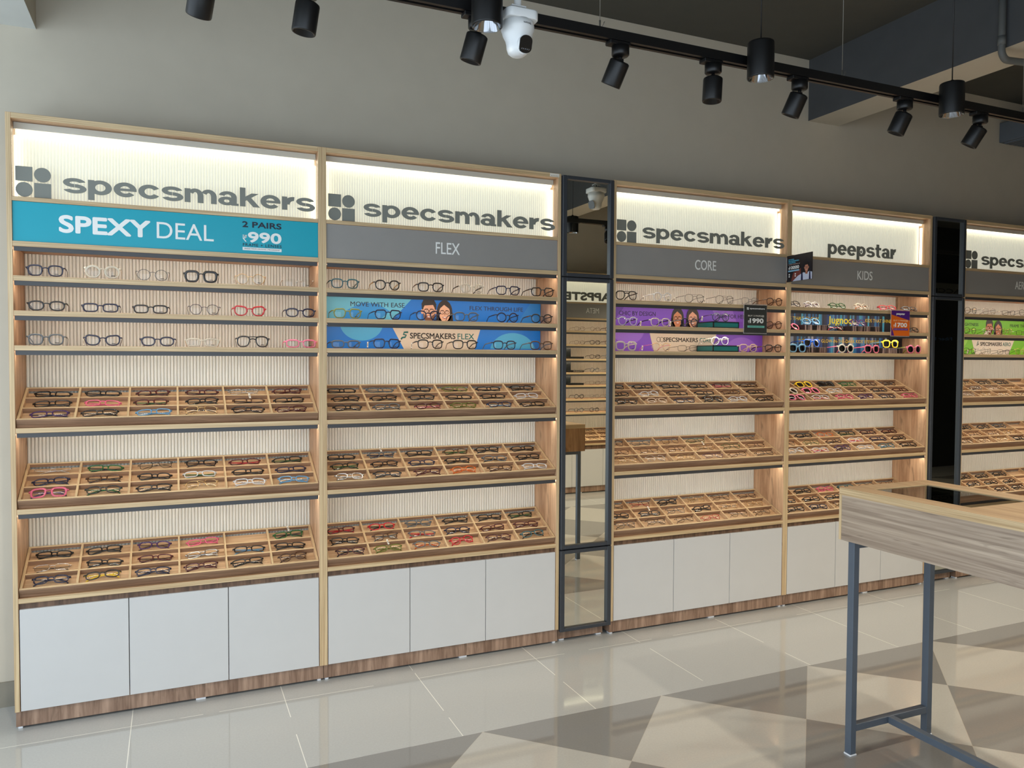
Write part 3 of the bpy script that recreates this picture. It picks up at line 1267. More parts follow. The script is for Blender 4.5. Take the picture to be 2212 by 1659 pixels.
SHELF_ROWS = {
    0: (('Bsq Wrt+ Ardt Kwf Grdt+ Srlt', [0.125, 0.325, 0.509, 0.695, 0.894, 1.098]),
        ('Kov Brc Krc Bptt Rct Bov', [0.128, 0.316, 0.500, 0.707, 0.890, 1.105]),
        ('Asq Bct+ Bov Wrc Kav Prc', [0.123, 0.323, 0.525, 0.699, 0.902, 1.108])),
    1: (('Isq KGpt KTsq WKpt Bgx Kgx', [1.304, 1.501, 1.710, 1.921, 2.113, 2.305]),
        ('Mgx Bgx Bpt Asq Brd KTpt', [1.315, 1.504, 1.699, 1.894, 2.113, 2.300]),
        ('Arc Bgx+ Ksq+ Ksq BAsq TAsq', [1.308, 1.497, 1.710, 1.886, 2.097, 2.300])),
    2: (('Kav Crd+ Kavt+ Kavt+ Asqt Tpt', [2.805, 3.031, 3.246, 3.454, 3.638, 3.822]),
        ('CKpt WBsq+ BArd+ BVrd+ - Tpt', [2.810, 3.021, 3.216, 3.454, 0, 3.822]),
        ('Wwf GPptt+ Krct CWrd+ Esq KTsq', [2.800, 3.026, 3.201, 3.454, 3.627, 3.816])),
    3: (('KBsq CVpt Npt WOrt RPov Arc', [3.968, 4.167, 4.377, 4.581, 4.796, 4.999]),
        ('PRrt* Lrt KRov VWrt - Krc', [3.982, 4.153, 4.358, 4.555, 0, 5.014]),
        ('Lwf* Uav* WPrt* Pwf* YLwf* PMrt*', [3.986, 4.148, 4.389, 4.606, 4.807, 4.982])),
    4: (('KGptt SKsqt KSrct KAptt', [5.514, 5.702, 5.901, 6.076]),
        ('TGptt SKsqt GKptt+ KSrct', [5.501, 5.711, 5.882, 6.058]),
        ('KGsqt SAptt+ AKrct GKptt', [5.501, 5.684, 5.864, 6.048])),
}
ROWN = ['top shelf', 'second shelf', 'third shelf']
RISE = {(2, 1, 3): .0375, (2, 2, 3): .0375, (3, 1, 1): .0345, (3, 1, 3): .0345, (3, 2, 1): .0345, (3, 2, 4): .0345}
for ui, rows in SHELF_ROWS.items():
    for ri, (codes, xs) in enumerate(rows):
        for k, (cd, x) in enumerate(zip(codes.split(), xs)):
            if cd == '-':
                continue
            fold = ui == 3 and ri < 2
            rise = RISE.get((ui, ri, k), 0.0)
            if k in (0, 5):
                x = max(UX[ui] + .018 + .0745, min(UX[ui] + UW - .018 - .0745, x))
            where = ', %s of %s, %s from left' % (ROWN[ri], UNAME[ui], ORD[k])
            g = glasses(cd, 'fold' if fold else 'open', where, 'eyewear on the display shelves', demo=ui != 3)
            yj = random.uniform(-.004, .006)
            if not fold:
                g.location = (x, .012 + yj * .8 + (.034 if rise else 0), SHELVES[ri] + rise + .0012)
                g.rotation_euler = (R(-1.5), 0, 0 if k in (0, 5) else R(random.uniform(-4, 4)))
            else:
                a = random.uniform(-44, -30)
                g.rotation_euler = (R(a), 0, 0 if k in (0, 5) else R(random.uniform(-16, 10)))
                g.location = (x, .055 + yj, SHELVES[ri] + rise + .0008 + rest_height(g, g.rotation_euler.to_matrix()))

TRAY_ROWS = {
    (0, 0): ('Krc Krc DKov DKrc Sovt Dov', 'Krc Prc DNov Kov TKrc+ Krc', 'VBrc Krc Lrc GKavt KTrc Drc'),
    (0, 1): ('Srlt NKrc Kavt KTov DRrc KNrc', 'Bov TKov Kov CNrc Krc Brc', 'PVwf KNov Krc Gavt Crc Lrc'),
    (0, 2): ('Krc Krc VTov Prc - NKrc+', 'SKrct Krc DTrc Src KLrc Krc', 'Bov KYov Brc Drc Krc Tpt'),
    (1, 0): ('Krc Aov Kov MKov Krc Kov', 'Kov Kov KAov Kov Kov Crc', 'Kov Aov DPov Mov BLov Krc'),
    (1, 1): ('Krc ABov+ Krc TNov Kov Krc', 'KNov KTov BAov Kov AKov Kov', 'Sov KAov Dov Oov Tov Crc'),
    (1, 2): ('DRrc RKov Aov Krc Krc KNrc', 'Krc TApt ARrc BKov DTrc Drc', 'DKov Mrc+ AOov Rpt DTov IKov'),
    (2, 0): ('Krc Kov Kov Kov DPov TKov', 'Kov Cov KTov Kov Tov Kov', 'Kov Eov BCov Krt Cov Kov'),
    (2, 1): ('Krdt Aovt DGptt NKovt KTovt Aptt', 'Tovt Tptt Tptt GKptt+ NKptt Tovt', 'Gptt Sptt Govt VSovt Tovt KAovt'),
    (2, 2): ('Krct DRptt Kov Gptt Tptt DKovt', 'Kov KArc+ AKptt Kov GAptt Gptt', 'AKptt KAptt TKptt Rovt TAptt TKptt'),
    (3, 0): ('Kwf Ywf* Kwf* Nov TKov TApt', 'Wrt* Pwf* Cov Tov KBov Drc', 'Pwf* CPov Pov Vov BKov Pov'),
    (3, 1): ('Krc Krc OCov KNrc DKrc DKrc', 'Tptt Nptt TKov CPov Brc Kov', 'Cov CPov VKpt Crc ILov Krc'),
    (3, 2): ('Krc Krc Pov Irc Kovt Tptt', 'Krc Krc Krc - - -', 'Krc BKrc TGpt - - -'),
    (4, 0): ('Kov KGovt KSov Kov', 'GKovt SKov Sovt Govt', 'Sptt Gptt GSovt TGptt'),
    (4, 1): ('Kov Kov KSov AKov', 'KGovt Tovt Tptt Gptt', 'Kptt TGptt Gptt Kov'),
    (4, 2): ('Kov Krc Krc Kov', 'Kov Kov Krc Krc', 'KTov Kovt KTov Kov'),
}
DEPTHN = ['back row', 'middle row', 'front row']
cw = (TW - .02) / 6.0
rp = (TL - .02) / 3.0
ca, sa = math.cos(TH), math.sin(TH)
for (ui, ti), rows in TRAY_ROWS.items():
    for ri, codes in enumerate(rows):
        for k, cd in enumerate(codes.split()):
            if cd == '-':
                continue
            where = ', %s tray of %s, %s, %s compartment from left' % (TRAYN[ti], UNAME[ui], DEPTHN[ri], ORD[k])
            g = glasses(cd, 'fold', where, 'eyewear in the compartment trays', demo=False)
            lx = -TW / 2 + .01 + (k + .5) * cw + random.uniform(-.008, .008)
            ly = .010 + (2 - ri) * rp + random.uniform(.012, .018)
            tilt = random.uniform(-81, -73)
            L3 = Matrix.Rotation(R(random.uniform(-5, 7)), 4, 'Z') @ Matrix.Rotation(R(tilt), 4, 'X')
            lz = TFL + .0008 + rest_height(g, L3)
            g.location = (UX[ui] + UW / 2 + lx, TRAY_Y0 + ly * ca - lz * sa, TRAYS[ti] + .0005 + ly * sa + lz * ca)
            M = Matrix.Rotation(TH, 4, 'X') @ L3
            g.rotation_euler = M.to_euler()


# ------------------------------------------------------------------ posters
def person_face(mb, cx, cz, s, y, skin, hair, woman, beard=False, glass='print_281a18', top=None, shirt=None):
    sk, hr = flat(*skin), flat(*hair)
    sd = flat(int(skin[0] * .82), int(skin[1] * .76), int(skin[2] * .72))
    d = .00025
    if woman:
        mb.ell(cx, cz + .05 * s, .72 * s, 1.02 * s, y, hr)
        mb.poly([(cx - .74 * s, cz), (cx + .74 * s, cz), (cx + .82 * s, cz - 1.25 * s), (cx - .80 * s, cz - 1.25 * s)], y, hr)
    else:
        mb.ell(cx, cz + .35 * s, .60 * s, .72 * s, y, hr)
        mb.ell(cx - .56 * s, cz - .05 * s, .10 * s, .18 * s, y - d, sk)
        mb.ell(cx + .56 * s, cz - .05 * s, .10 * s, .18 * s, y - d, sk)
    mb.poly([(cx - .26 * s, cz - .5 * s), (cx + .26 * s, cz - .5 * s), (cx + .32 * s, cz - 1.25 * s), (cx - .32 * s, cz - 1.25 * s)], y - d, sd)
    mb.ell(cx, cz - .08 * s, .50 * s, .74 * s, y - 2 * d, sk)
    if beard:
        mb.poly([(cx - .50 * s, cz - .15 * s), (cx - .42 * s, cz - .22 * s), (cx - .30 * s, cz - .34 * s), (cx, cz - .36 * s), (cx + .30 * s, cz - .34 * s), (cx + .42 * s, cz - .22 * s),
                 (cx + .50 * s, cz - .15 * s), (cx + .44 * s, cz - .55 * s), (cx + .22 * s, cz - .84 * s), (cx - .22 * s, cz - .84 * s), (cx - .44 * s, cz - .55 * s)], y - 3 * d, flat(int(skin[0] * .55), int(skin[1] * .48), int(skin[2] * .42)))
    # hairline
    if woman:
        mb.poly([(cx - .52 * s, cz - .3 * s), (cx - .46 * s, cz + .30 * s), (cx - .05 * s, cz + .66 * s), (cx - .1 * s, cz + .9 * s), (cx - .6 * s, cz + .5 * s), (cx - .66 * s, cz - .3 * s)], y - 3 * d, hr)
        mb.poly([(cx + .52 * s, cz - .3 * s), (cx + .46 * s, cz + .30 * s), (cx - .05 * s, cz + .66 * s), (cx + .1 * s, cz + .9 * s), (cx + .6 * s, cz + .5 * s), (cx + .66 * s, cz - .3 * s)], y - 3 * d, hr)
    else:
        mb.poly([(cx - .54 * s, cz + .10 * s), (cx - .44 * s, cz + .42 * s), (cx + .40 * s, cz + .50 * s), (cx + .54 * s, cz + .10 * s), (cx + .60 * s, cz + .55 * s), (cx + .3 * s, cz + .98 * s), (cx - .4 * s, cz + .98 * s), (cx - .62 * s, cz + .55 * s)], y - 3 * d, hr)
    e = 4 * d
    for sg in (-1, 1):
        mb.ell(cx + sg * .22 * s, cz + .16 * s, .15 * s, .028 * s, y - e, hr, 12, rot=-4 * sg)
        mb.ell(cx + sg * .22 * s, cz + .00 * s, .085 * s, .040 * s, y - e, flat(236, 226, 216), 14)
        mb.ell(cx + sg * .22 * s, cz + .00 * s, .038 * s, .040 * s, y - e - d, flat(40, 24, 18), 12)
        # spectacle rim
        P = []
        for i in range(20):
            a = 2 * math.pi * i / 20
            P.append((cx + sg * .23 * s + .19 * s * math.cos(a), y - e - 2 * d, cz - .01 * s + .155 * s * math.sin(a)))
        mb.tube(P, (.020 * s, .0003), glass, seg=4, closed=True, flatten=(0, 1, 0))
    mb.poly([(cx - .05 * s, cz + .02 * s), (cx + .05 * s, cz + .02 * s), (cx + .05 * s, cz + .05 * s), (cx - .05 * s, cz + .05 * s)], y - e - 2 * d, glass)
    mb.poly([(cx + .01 * s, cz - .02 * s), (cx + .09 * s, cz - .25 * s), (cx - .06 * s, cz - .26 * s)], y - e, sd)
    mb.ell(cx, cz - .46 * s, .20 * s, .085 * s, y - e, flat(150, 60, 60), 16)
    mb.ell(cx, cz - .445 * s, .15 * s, .042 * s, y - e - d, flat(240, 234, 228), 14)


flat(40, 26, 24)


def portrait(t, z0, z1, *a, **k):
    b = MB()
    b.clip = (z0 + .0005, z1 - .0005)
    person_face(b, *a, **k)
    b.build('portrait', t)


def poster_board(label, ui, zi, base, name='shelf_poster'):
    t = thing(name, label, 'poster', (UX[ui], 0, 0), group='printed poster strips behind the eyewear')
    z0, z1 = SHELVES[zi] + .0008, (SHELVES[zi - 1] - ST - .0015)
    b = MB(); b.box(.020, UW - .020, .195, .199, z0, z1, base); b.build('board', t)
    return t, z0, z1


YP = .1945


def blue_row1():
    t, z0, z1 = poster_board('blue poster strip with smiling man and woman, second shelf of blue-poster unit', 1, 1, flat(12, 108, 192))
    b = MB()
    b.clip = (z0 + .0005, z1 - .0005)
    b.poly([(.0205, z0), (UW - .0205, z0), (UW - .0205, z1), (.0205, z1)], YP + .00025, flat(12, 108, 192), .0002)
    f = flat(96, 174, 200)
    b.poly([(.021, z0), (.36, z0), (.42, z0 + .06), (.47, z1), (.021, z1)], YP, f)
    b.poly([(.12, z0), (.30, z0), (.36, z0 + .05), (.30, z0 + .085), (.22, z0 + .088), (.15, z0 + .05)], YP - .0003, flat(40, 132, 196))
    b.poly([(1.04, z0), (1.179, z0), (1.179, z1), (1.12, z1)], YP, flat(40, 120, 190))
    portrait(t, z0, z1, .560, 1.711, .064, YP - .0004, (214, 158, 128), (34, 24, 22), False, beard=True)
    portrait(t, z0, z1, .641, 1.707, .057, YP - .0034, (222, 168, 136), (44, 28, 22), True)
    b.build('printed_artwork', t)
    b = MB()
    put_text(b, 'MOVE WITH EASE', .166, .434, 1.724, 1.7465, YP - .0012, 'vinyl_navy', bold=.006, res=3)
    b.build('lettering', t)
    b = MB()
    put_text(b, 'FLEX THROUGH LIFE', .777, 1.077, 1.722, 1.7435, YP - .0012, 'vinyl_navy', bold=.006, res=3)
    b.build('lettering', t)


def brand_row(label, ui, base, accent, word, xs, symbol, light=(196, 180, 160)):
    t, z0, z1 = poster_board(label, ui, 2, flat(*base))
    b = MB()
    xa, xb, xc, xd = xs[:4]
    b.poly([(.0205, z0 + .0005), (UW - .0205, z0 + .0005), (UW - .0205, z1 - .0005), (.0205, z1 - .0005)], YP + .00025, flat(*base), .0002)
    b.ell(.22, z1 + .012, .105, .085, YP, flat(*accent), 26, 190, 350)
    b.ell(1.02, z0 - .01, .13, .10, YP, flat(*accent), 26, 10, 170)
    b.poly([(xb, z0 + .0005), (xd, z0 + .0005), (xc, z1 - .0005), (xa, z1 - .0005)], YP - .0006, flat(*light))
    wx0, wx1, wx2, wx3, wz0, wz1 = xs[4:]
    sx = wx0 - .045
    if symbol == 'f':
        g = flat(14, 96, 92)
        c = (wz0 + wz1) / 2
        b.tube([(sx + .036, YP - .0012, c + .017), (sx + .016, YP - .0012, c + .016), (sx + .012, YP - .0012, c + .006), (sx + .026, YP - .0012, c + .002), (sx + .020, YP - .0012, c - .008), (sx + .006, YP - .0012, c - .010), (sx + .000, YP - .0012, c - .019)], (.0042, .0004), g, seg=6, flatten=(0, 1, 0))
    elif symbol == 'o':
        c = (wz0 + wz1) / 2
        for q in (0, .022):
            P = [(sx + .012 + q + .0125 * math.cos(2 * math.pi * i / 24), YP - .0012, c + .0135 * math.sin(2 * math.pi * i / 24)) for i in range(24)]
            b.tube(P, (.0012, .0004), 'vinyl_black', seg=4, closed=True, flatten=(0, 1, 0))
    else:
        c = (wz0 + wz1) / 2
        b.poly([(sx, c - .018), (sx + .024, c + .010), (sx + .022, c + .024), (sx + .014, c + .006)], YP - .0012, flat(14, 96, 92))
        b.poly([(sx + .006, c - .016), (sx + .030, c - .004), (sx + .026, c + .006)], YP - .0010, 'vinyl_black')
    b.build('printed_artwork', t)
    b = MB()
    put_text(b, 'SPECSMAKERS', wx0, wx1, wz0, wz1, YP - .0014, flat(34, 22, 16), bold=.022, res=4)
    put_text(b, word, wx2, wx3, wz0, wz1, YP - .0014, flat(12, 92, 88), bold=.014, res=4)
    b.build('lettering', t)


blue_row1()
brand_row('blue poster strip with white trapezium and dark lettering, third shelf of blue-poster unit', 1, (12, 108, 192), (70, 156, 196), 'FLEX',
          (.369, .431, .838, .803, .461, .700, .711, .802, 1.572, 1.6015), 'f')


def purple_row1():
    t, z0, z1 = poster_board('purple poster strip with two dark-haired women, second shelf of purple-poster unit', 2, 1, flat(112, 66, 176))
    b = MB()
    b.poly([(.0205, z0), (UW - .0205, z0), (UW - .0205, z1), (.0205, z1)], YP + .00025, flat(112, 66, 176), .0002)
    b.poly([(.021, z0), (.10, z0), (.19, z1), (.021, z1)], YP, flat(86, 44, 146))
    b.poly([(.86, z0), (1.0, z0), (.95, z1), (.80, z1)], YP, flat(134, 90, 190))
    portrait(t, z0, z1, .552, 1.713, .060, YP - .0004, (190, 124, 88), (30, 22, 22), True)
    portrait(t, z0, z1, .657, 1.713, .062, YP - .0034, (206, 148, 120), (46, 30, 26), True)
    b.build('printed_artwork', t)
    b = MB()
    put_text(b, 'CHIC BY DESIGN', .157, .400, 1.721, 1.7455, YP - .0012, flat(38, 14, 66), bold=.006, res=3)
    b.build('lettering', t)
    b = MB()
    put_text(b, 'MADE FOR HER', .822, 1.046, 1.721, 1.7455, YP - .0012, flat(38, 14, 66), bold=.006, res=3)
    b.build('lettering', t)


purple_row1()
brand_row('purple poster strip with pale trapezium and dark lettering, third shelf of purple-poster unit', 2, (112, 66, 176), (134, 90, 190), 'CORE',
          (.359, .391, .834, .790, .455, .697, .709, .793, 1.576, 1.601), 'o')


def green_row1():
    t, z0, z1 = poster_board('green poster strip with man and woman, second shelf of green-poster unit', 4, 1, flat(106, 176, 26))
    b = MB()
    b.poly([(.0205, z0), (UW - .0205, z0), (UW - .0205, z1), (.0205, z1)], YP + .00025, flat(106, 176, 26), .0002)
    b.poly([(.95, z0), (1.08, z0), (1.15, z1), (1.02, z1)], YP, flat(134, 194, 58))
    portrait(t, z0, z1, .548, 1.712, .064, YP - .0004, (176, 104, 72), (30, 20, 18), False, beard=True)
    portrait(t, z0, z1, .640, 1.702, .060, YP - .0034, (184, 118, 88), (34, 24, 24), True)
    b.poly([(.480, z0), (.535, z0), (.535, z0 + .03), (.505, z0 + .035)], YP - .0026, flat(220, 210, 200))
    b.build('printed_artwork', t)
    b = MB()
    put_text(b, 'LIGHTNESS', .262, .429, 1.721, 1.743, YP - .0012, flat(28, 50, 10), bold=.006, res=3)
    b.build('lettering', t)
    b = MB()
    put_text(b, 'FRAME THE', .773, .948, 1.721, 1.743, YP - .0012, flat(28, 50, 10), bold=.006, res=3)
    b.build('lettering', t)


green_row1()
brand_row('green poster strip with pale trapezium and dark lettering, third shelf of green-poster unit', 4, (106, 176, 26), (134, 194, 58), 'AERO',
          (.360, .403, .828, .764, .453, .687, .695, .785, 1.582, 1.609), 'a', (206, 198, 184))


def kids_row(zi, label):
    t, z0, z1 = poster_board(label, 3, zi, flat(10, 12, 26))
    b = MB()
    rnd = random.Random(40 + zi)
    pal = [(14, 20, 56), (20, 52, 110), (34, 98, 150), (52, 140, 176), (8, 8, 16), (20, 30, 60), (70, 120, 160), (12, 14, 30)]
    if zi == 2:
        pal += [(120, 130, 150), (150, 150, 160)]
    x = .13
    while x < 1.02:
        w = rnd.uniform(.004, .022)
        b.poly([(x, z0 + .0005), (x + w * .92, z0 + .0005), (x + w * .92, z1 - .0005), (x, z1 - .0005)], YP, flat(*rnd.choice(pal)))
        x += w
    b.build('printed_artwork', t)
    b = MB()
    yl = flat(206, 176, 40)
    if zi == 1:
        put_text(b, 'FRAMES THAT GLOW', .085, .430, 1.724, 1.7465, YP - .0012, yl, bold=.006, res=3)
        b.build('lettering', t)
        b = MB()
        put_text(b, 'Jugnoo', .512, .726, 1.694, 1.757, YP - .0012, flat(222, 206, 40), bold=.02, res=5)
        b.build('lettering', t)
        b = MB()
        put_text(b, 'KIDS THAT SHINE', .835, 1.072, 1.724, 1.7465, YP - .0012, yl, bold=.006, res=3)
    else:
        put_text(b, "INDIA'S FIRST GLOW-IN-THE-DARK KIDS' EYEWEAR", .268, .965, 1.586, 1.608, YP - .0012, yl, bold=.006, res=3)
    b.build('lettering', t)


kids_row(1, 'dark blue-streaked poster strip with large yellow word, second shelf of KIDS unit')
kids_row(2, 'dark blue-streaked poster strip with one yellow line, third shelf of KIDS unit')


# ------------------------------------------------------------------ risers, cards, flag sign
def teal_box(label, zi):
    t = thing('riser_box', label, 'riser box', (3.39, .033, SHELVES[zi] + .0006), group='teal riser boxes on the purple-poster unit')
    w, d, h, e = .183, .15, .037, .0055
    b = MB(); b.box(e * .5, w - e * .5, e * .5, d - e * .5, e * .5, h - e * .5, 'box_black'); b.build('body', t)
    b = MB()
    for x0 in (0, w - e):
        for y0 in (0, d - e):
            b.box(x0, x0 + e, y0, y0 + e, 0, h, 'box_black')
    for z0 in (0, h - e):
        b.box(0, w, 0, e, z0, z0 + e, 'box_black')
        b.box(0, w, d - e, d, z0, z0 + e, 'box_black')
        b.box(0, e, 0, d, z0, z0 + e, 'box_black')
        b.box(w - e, w, 0, d, z0, z0 + e, 'box_black')
    b.build('edge_frame', t)
    b = MB(); b.box(e, w - e, .0012, .003, e, h - e, 'box_teal'); b.build('face_panel', t)
    b = MB(); b.box(.0012, .003, e, d - e, e, h - e, 'box_teal'); b.build('face_panel', t)
    return t


teal_box('teal black-edged riser box on second shelf of purple-poster unit', 1)
teal_box('teal black-edged riser box on third shelf of purple-poster unit', 2)


def pattern_block(label, x0, x1, zi):
    t = thing('riser_block', label, 'riser block', (x0, .036, SHELVES[zi] + .0006), group='patterned riser blocks on the KIDS unit')
    w, h, d = x1 - x0, .034, .12
    b = MB(); b.box(0, w, 0, d, 0, h, flat(44, 34, 34), c=.0015); b.build('body', t)
    b = MB()
    rnd = random.Random(int(x0 * 1000) + zi)
    x = .002
    while x < w - .012:
        ww = rnd.uniform(.004, .010)
        c = rnd.choice([(128, 112, 108), (20, 16, 18), (150, 130, 124), (84, 64, 60), (12, 12, 14), (104, 88, 86)])
        sl = rnd.uniform(-.004, .004)
        b.poly([(x, .0015), (x + ww, .0015), (x + ww + sl, h - .0015), (x + sl + .0005, h - .0015)], -.0006, flat(*c))
        x += ww + .001
    b.build('printed_wrap', t)


pattern_block('patterned riser block under pale blue eyeglasses, second shelf of KIDS unit', 4.072, 4.262, 1)
pattern_block('patterned riser block under purple eyeglasses, second shelf of KIDS unit', 4.456, 4.700, 1)
pattern_block('patterned riser block under bright blue sunglasses, third shelf of KIDS unit', 4.080, 4.256, 2)
pattern_block('patterned riser block under yellow sunglasses, third shelf of KIDS unit', 4.722, 4.905, 2)


def price_card(label, x0, x1, z0, z1, base):
    t = thing('price_card', label, 'price card', (x0, -.020, z0), group='price cards hung on the shelf fronts')
    w, h = x1 - x0, z1 - z0
    b = MB(); b.box(0, w, 0, .0035, 0, h, 'card_acrylic', c=.0005)
    b.box(0, w, 0, .030, h - .0005, h + .0018, 'card_acrylic')
    b.build('holder', t)
    b = MB(); b.box(.003, w - .003, -.0012, -.0002, .0045, h - .004, base); b.build('card', t)
    return t, w, h


t, w, h = price_card('charcoal price card in clear holder, reading 1990, on purple-poster unit', 3.561, 3.730, 1.624, 1.7915, 'card_charcoal')
b = MB()
yc = -.0018
put_text(b, 'specsmakers', .042, .150, h - .030, h - .019, yc, 'vinyl_white', bold=.03, res=3)
for dx, dz in ((0, 0), (.008, 0), (0, .007), (.008, .007)):
    if (dx > 0) == (dz > 0):
        b.ell(.0235 + dx, h - .028 + dz, .0032, .0030, yc, 'vinyl_white', 12)
    else:
        b.poly([(.0203 + dx, h - .031 + dz), (.0267 + dx, h - .031 + dz), (.0267 + dx, h - .025 + dz), (.0203 + dx, h - .025 + dz)], yc, 'vinyl_white')
put_text(b, 'BUY 2 PAIRS@', .030, .146, h - .072, h - .060, yc, flat(220, 214, 200), bold=.012, res=3)
put_text(b, '1990', .042, .142, h - .107, h - .079, yc, 'vinyl_white', bold=.04, res=4)
rupee(b, .030, .039, h - .107, h - .092, yc, 'vinyl_white')
b.poly([(.026, h - .133), (.149, h - .133), (.149, h - .121), (.026, h - .121)], yc, 'card_mint')
put_text(b, 'FRAME AND LENSES', .040, .135, h - .1295, h - .1245, yc - .0003, flat(40, 90, 84), bold=.0, res=2, t=.0002)
b.build('lettering', t)

t, w, h = price_card('orange and purple price card in clear holder, reading 1700, on KIDS unit', 4.726, 4.894, 1.6255, 1.7935, 'card_orange')
b = MB()
b.poly([(.004, h - .005), (w - .004, h - .005), (w - .004, h - .064), (.004, h - .030)], yc + .0002, 'card_purple', .0002)
b.poly([(.004, .006), (.030, .006), (.004, .062)], yc + .0002, 'card_purple', .0002)
b.poly([(.022, h - .128), (.150, h - .128), (.150, h - .115), (.022, h - .115)], yc, 'card_purple')
put_text(b, 'peepstar', .046, .122, h - .034, h - .019, yc - .0003, 'vinyl_white', bold=.04, res=3)
put_text(b, 'BUY 2 PAIRS@', .022, .150, h - .074, h - .061, yc, flat(244, 206, 160), bold=.012, res=3)
put_text(b, '1700', .036, .142, h - .108, h - .080, yc, 'vinyl_white', bold=.04, res=4)
rupee(b, .022, .033, h - .108, h - .093, yc, 'vinyl_white')
put_text(b, 'FRAMES INCLUDING LENSES', .028, .144, h - .1245, h - .1185, yc - .0003, flat(200, 160, 210), bold=.0, res=2, t=.0002)
b.build('lettering', t)

# flag sign standing out at a right angle from the joint of the purple-poster and KIDS units (local x runs out into the room)
fl = thing('flag_sign', 'small dark flag sign with smiling boy in glasses, jutting beside KIDS header', 'sign', (3.888, -.003, 1.930), -math.pi / 2 - R(6))
FW, FH = .222, .152
b = MB(); b.box(0, FW, 0, .003, 0, FH, flat(34, 28, 30)); b.build('board', fl)
b = MB(); b.box(-.003, .004, -.002, .006, .01, FH - .01, 'card_acrylic'); b.build('bracket', fl)
b = MB()
y = -.0004
b.poly([(.04, .004), (.125, .004), (.125, .07), (.06, .05)], y, flat(120, 60, 50))
b.ell(.178, .060, .042, .058, y - .0003, flat(26, 24, 30), 22)
b.poly([(.055, .001), (.222, .001), (.222, .040), (.196, .046), (.178, .036), (.15, .044), (.10, .028)], y - .0006, flat(196, 204, 224))
b.poly([(.128, .001), (.145, .001), (.142, .043), (.130, .040)], y - .0009, flat(28, 32, 70))
b.poly([(.196, .001), (.212, .001), (.208, .043), (.198, .045)], y - .0009, flat(28, 32, 70))
person_face(b, .176, .070, .030, y - .0012, (196, 132, 106), (26, 20, 22), False)
for x in (.024, .078):
    for z in (.030, .042):
        b.ell(x, z, .0055, .0045, y - .0006, 'vinyl_white', 14)
b.poly([(.014, .058), (.112, .058), (.112, .066), (.014, .066)], y - .0006, flat(140, 190, 216))
b.build('printed_artwork', fl)
b = MB()
put_text(b, 'MYOPIA', .016, .066, .124, .131, y - .0006, flat(96, 190, 220), bold=.02, res=2)
put_text(b, 'PROGRESSION', .016, .108, .1145, .1215, y - .0006, flat(96, 190, 220), bold=.02, res=2)
put_text(b, 'CONTROL', .016, .080, .105, .112, y - .0006, flat(96, 190, 220), bold=.02, res=2)
put_text(b, 'LENSES STARTING AT', .016, .118, .097, .1015, y - .0006, flat(210, 180, 170), bold=.0, res=2)
put_text(b, '10000', .026, .110, .0705, .090, y - .0006, 'vinyl_white', bold=.03, res=3)
rupee(b, .016, .0245, .0705, .0815, y - .0006, 'vinyl_white')
b.build('lettering', fl)


# ------------------------------------------------------------------ counter table in the foreground
TX0, TX1, TY0, TY1, TZ, TB = 2.861, 3.325, -2.98, -1.388, 1.0, .805
tb = thing('display_table', 'oak display table with glass inset on slate steel legs', 'table', ((TX0 + TX1) / 2, (TY0 + TY1) / 2, 0))


def tpart(name, mb):
    ox, oy = tb.location.x, tb.location.y
    mb.v = [(v[0] - ox, v[1] - oy, v[2]) for v in mb.v]
    return mb.build(name, tb)


GX0, GX1, GY0, GY1 = 2.943, 3.228, -1.850, -1.468
zt = TZ - .027
b = MB()
ov = {'-x': 'edge_y', '+x': 'edge_y', '+y': 'edge_x', '-y': 'edge_x'}
b.box(TX0, GX0, TY0, TY1, zt, TZ, 'table_top_oak', over=ov)
b.box(GX1, TX1, TY0, TY1, zt, TZ, 'table_top_oak', over=ov)
b.box(GX0, GX1, GY1, TY1, zt, TZ, 'table_top_oak', over=ov)
b.box(GX0, GX1, TY0, GY0, zt, TZ, 'table_top_oak', over=ov)
tpart('top_frame', b)
b = MB(); b.box(GX0, GX1, GY0, GY1, TZ - .010, TZ - .003, 'table_glass'); tpart('glass_panel', b)
b = MB(); b.box(TX0, TX0 + .018, TY0, TY1 - .012, TB, zt, 'table_grain', over={}); tpart('side_panel', b)
b = MB(); b.box(TX1 - .018, TX1, TY0, TY1 - .012, TB, zt, 'table_grain'); tpart('side_panel', b)
b = MB(); b.box(TX0, TX1, TY1 - .0118, TY1, TB, zt, 'table_grain_end', over={'-x': 'edge_z', '+x': 'edge_z'}); tpart('end_panel', b)
b = MB(); b.box(TX0 + .018, TX1 - .018, TY0, TY0 + .018, TB, zt, 'table_grain_end'); tpart('end_panel', b)
b = MB(); b.box(TX0 + .018, TX1 - .018, TY0 + .018, TY1 - .012, TB + .02, TB + .032, 'apron_oak'); tpart('tray_floor', b)
LW = .028
for yl in (-1.447, TY0 + .045):
    for xl in (2.877, 3.281):
        b = MB(); b.box(xl, xl + LW, yl, yl + LW, .004, TB, 'steel_slate', c=.0015); lg = tpart('leg', b)
        b = MB(); b.box(xl - .002, xl + LW + .002, yl - .002, yl + LW + .002, 0, .006, 'foot_white', c=.001); b.v = [(v[0] - tb.location.x, v[1] - tb.location.y, v[2]) for v in b.v]; b.build('foot_cap', lg)
    b = MB(); b.box(2.877 + LW, 3.281, yl + .001, yl + LW - .001, TB - .026, TB, 'steel_slate'); tpart('top_bar', b)
    b = MB(); b.box(2.877 + LW, 3.281, yl + .001, yl + LW - .001, .090, .116, 'steel_slate', c=.001); tpart('cross_bar', b)
b = MB(); b.box(3.070, 3.098, TY0 + .045 + LW, -1.447, .090, .116, 'steel_slate', c=.001); tpart('stretcher', b)

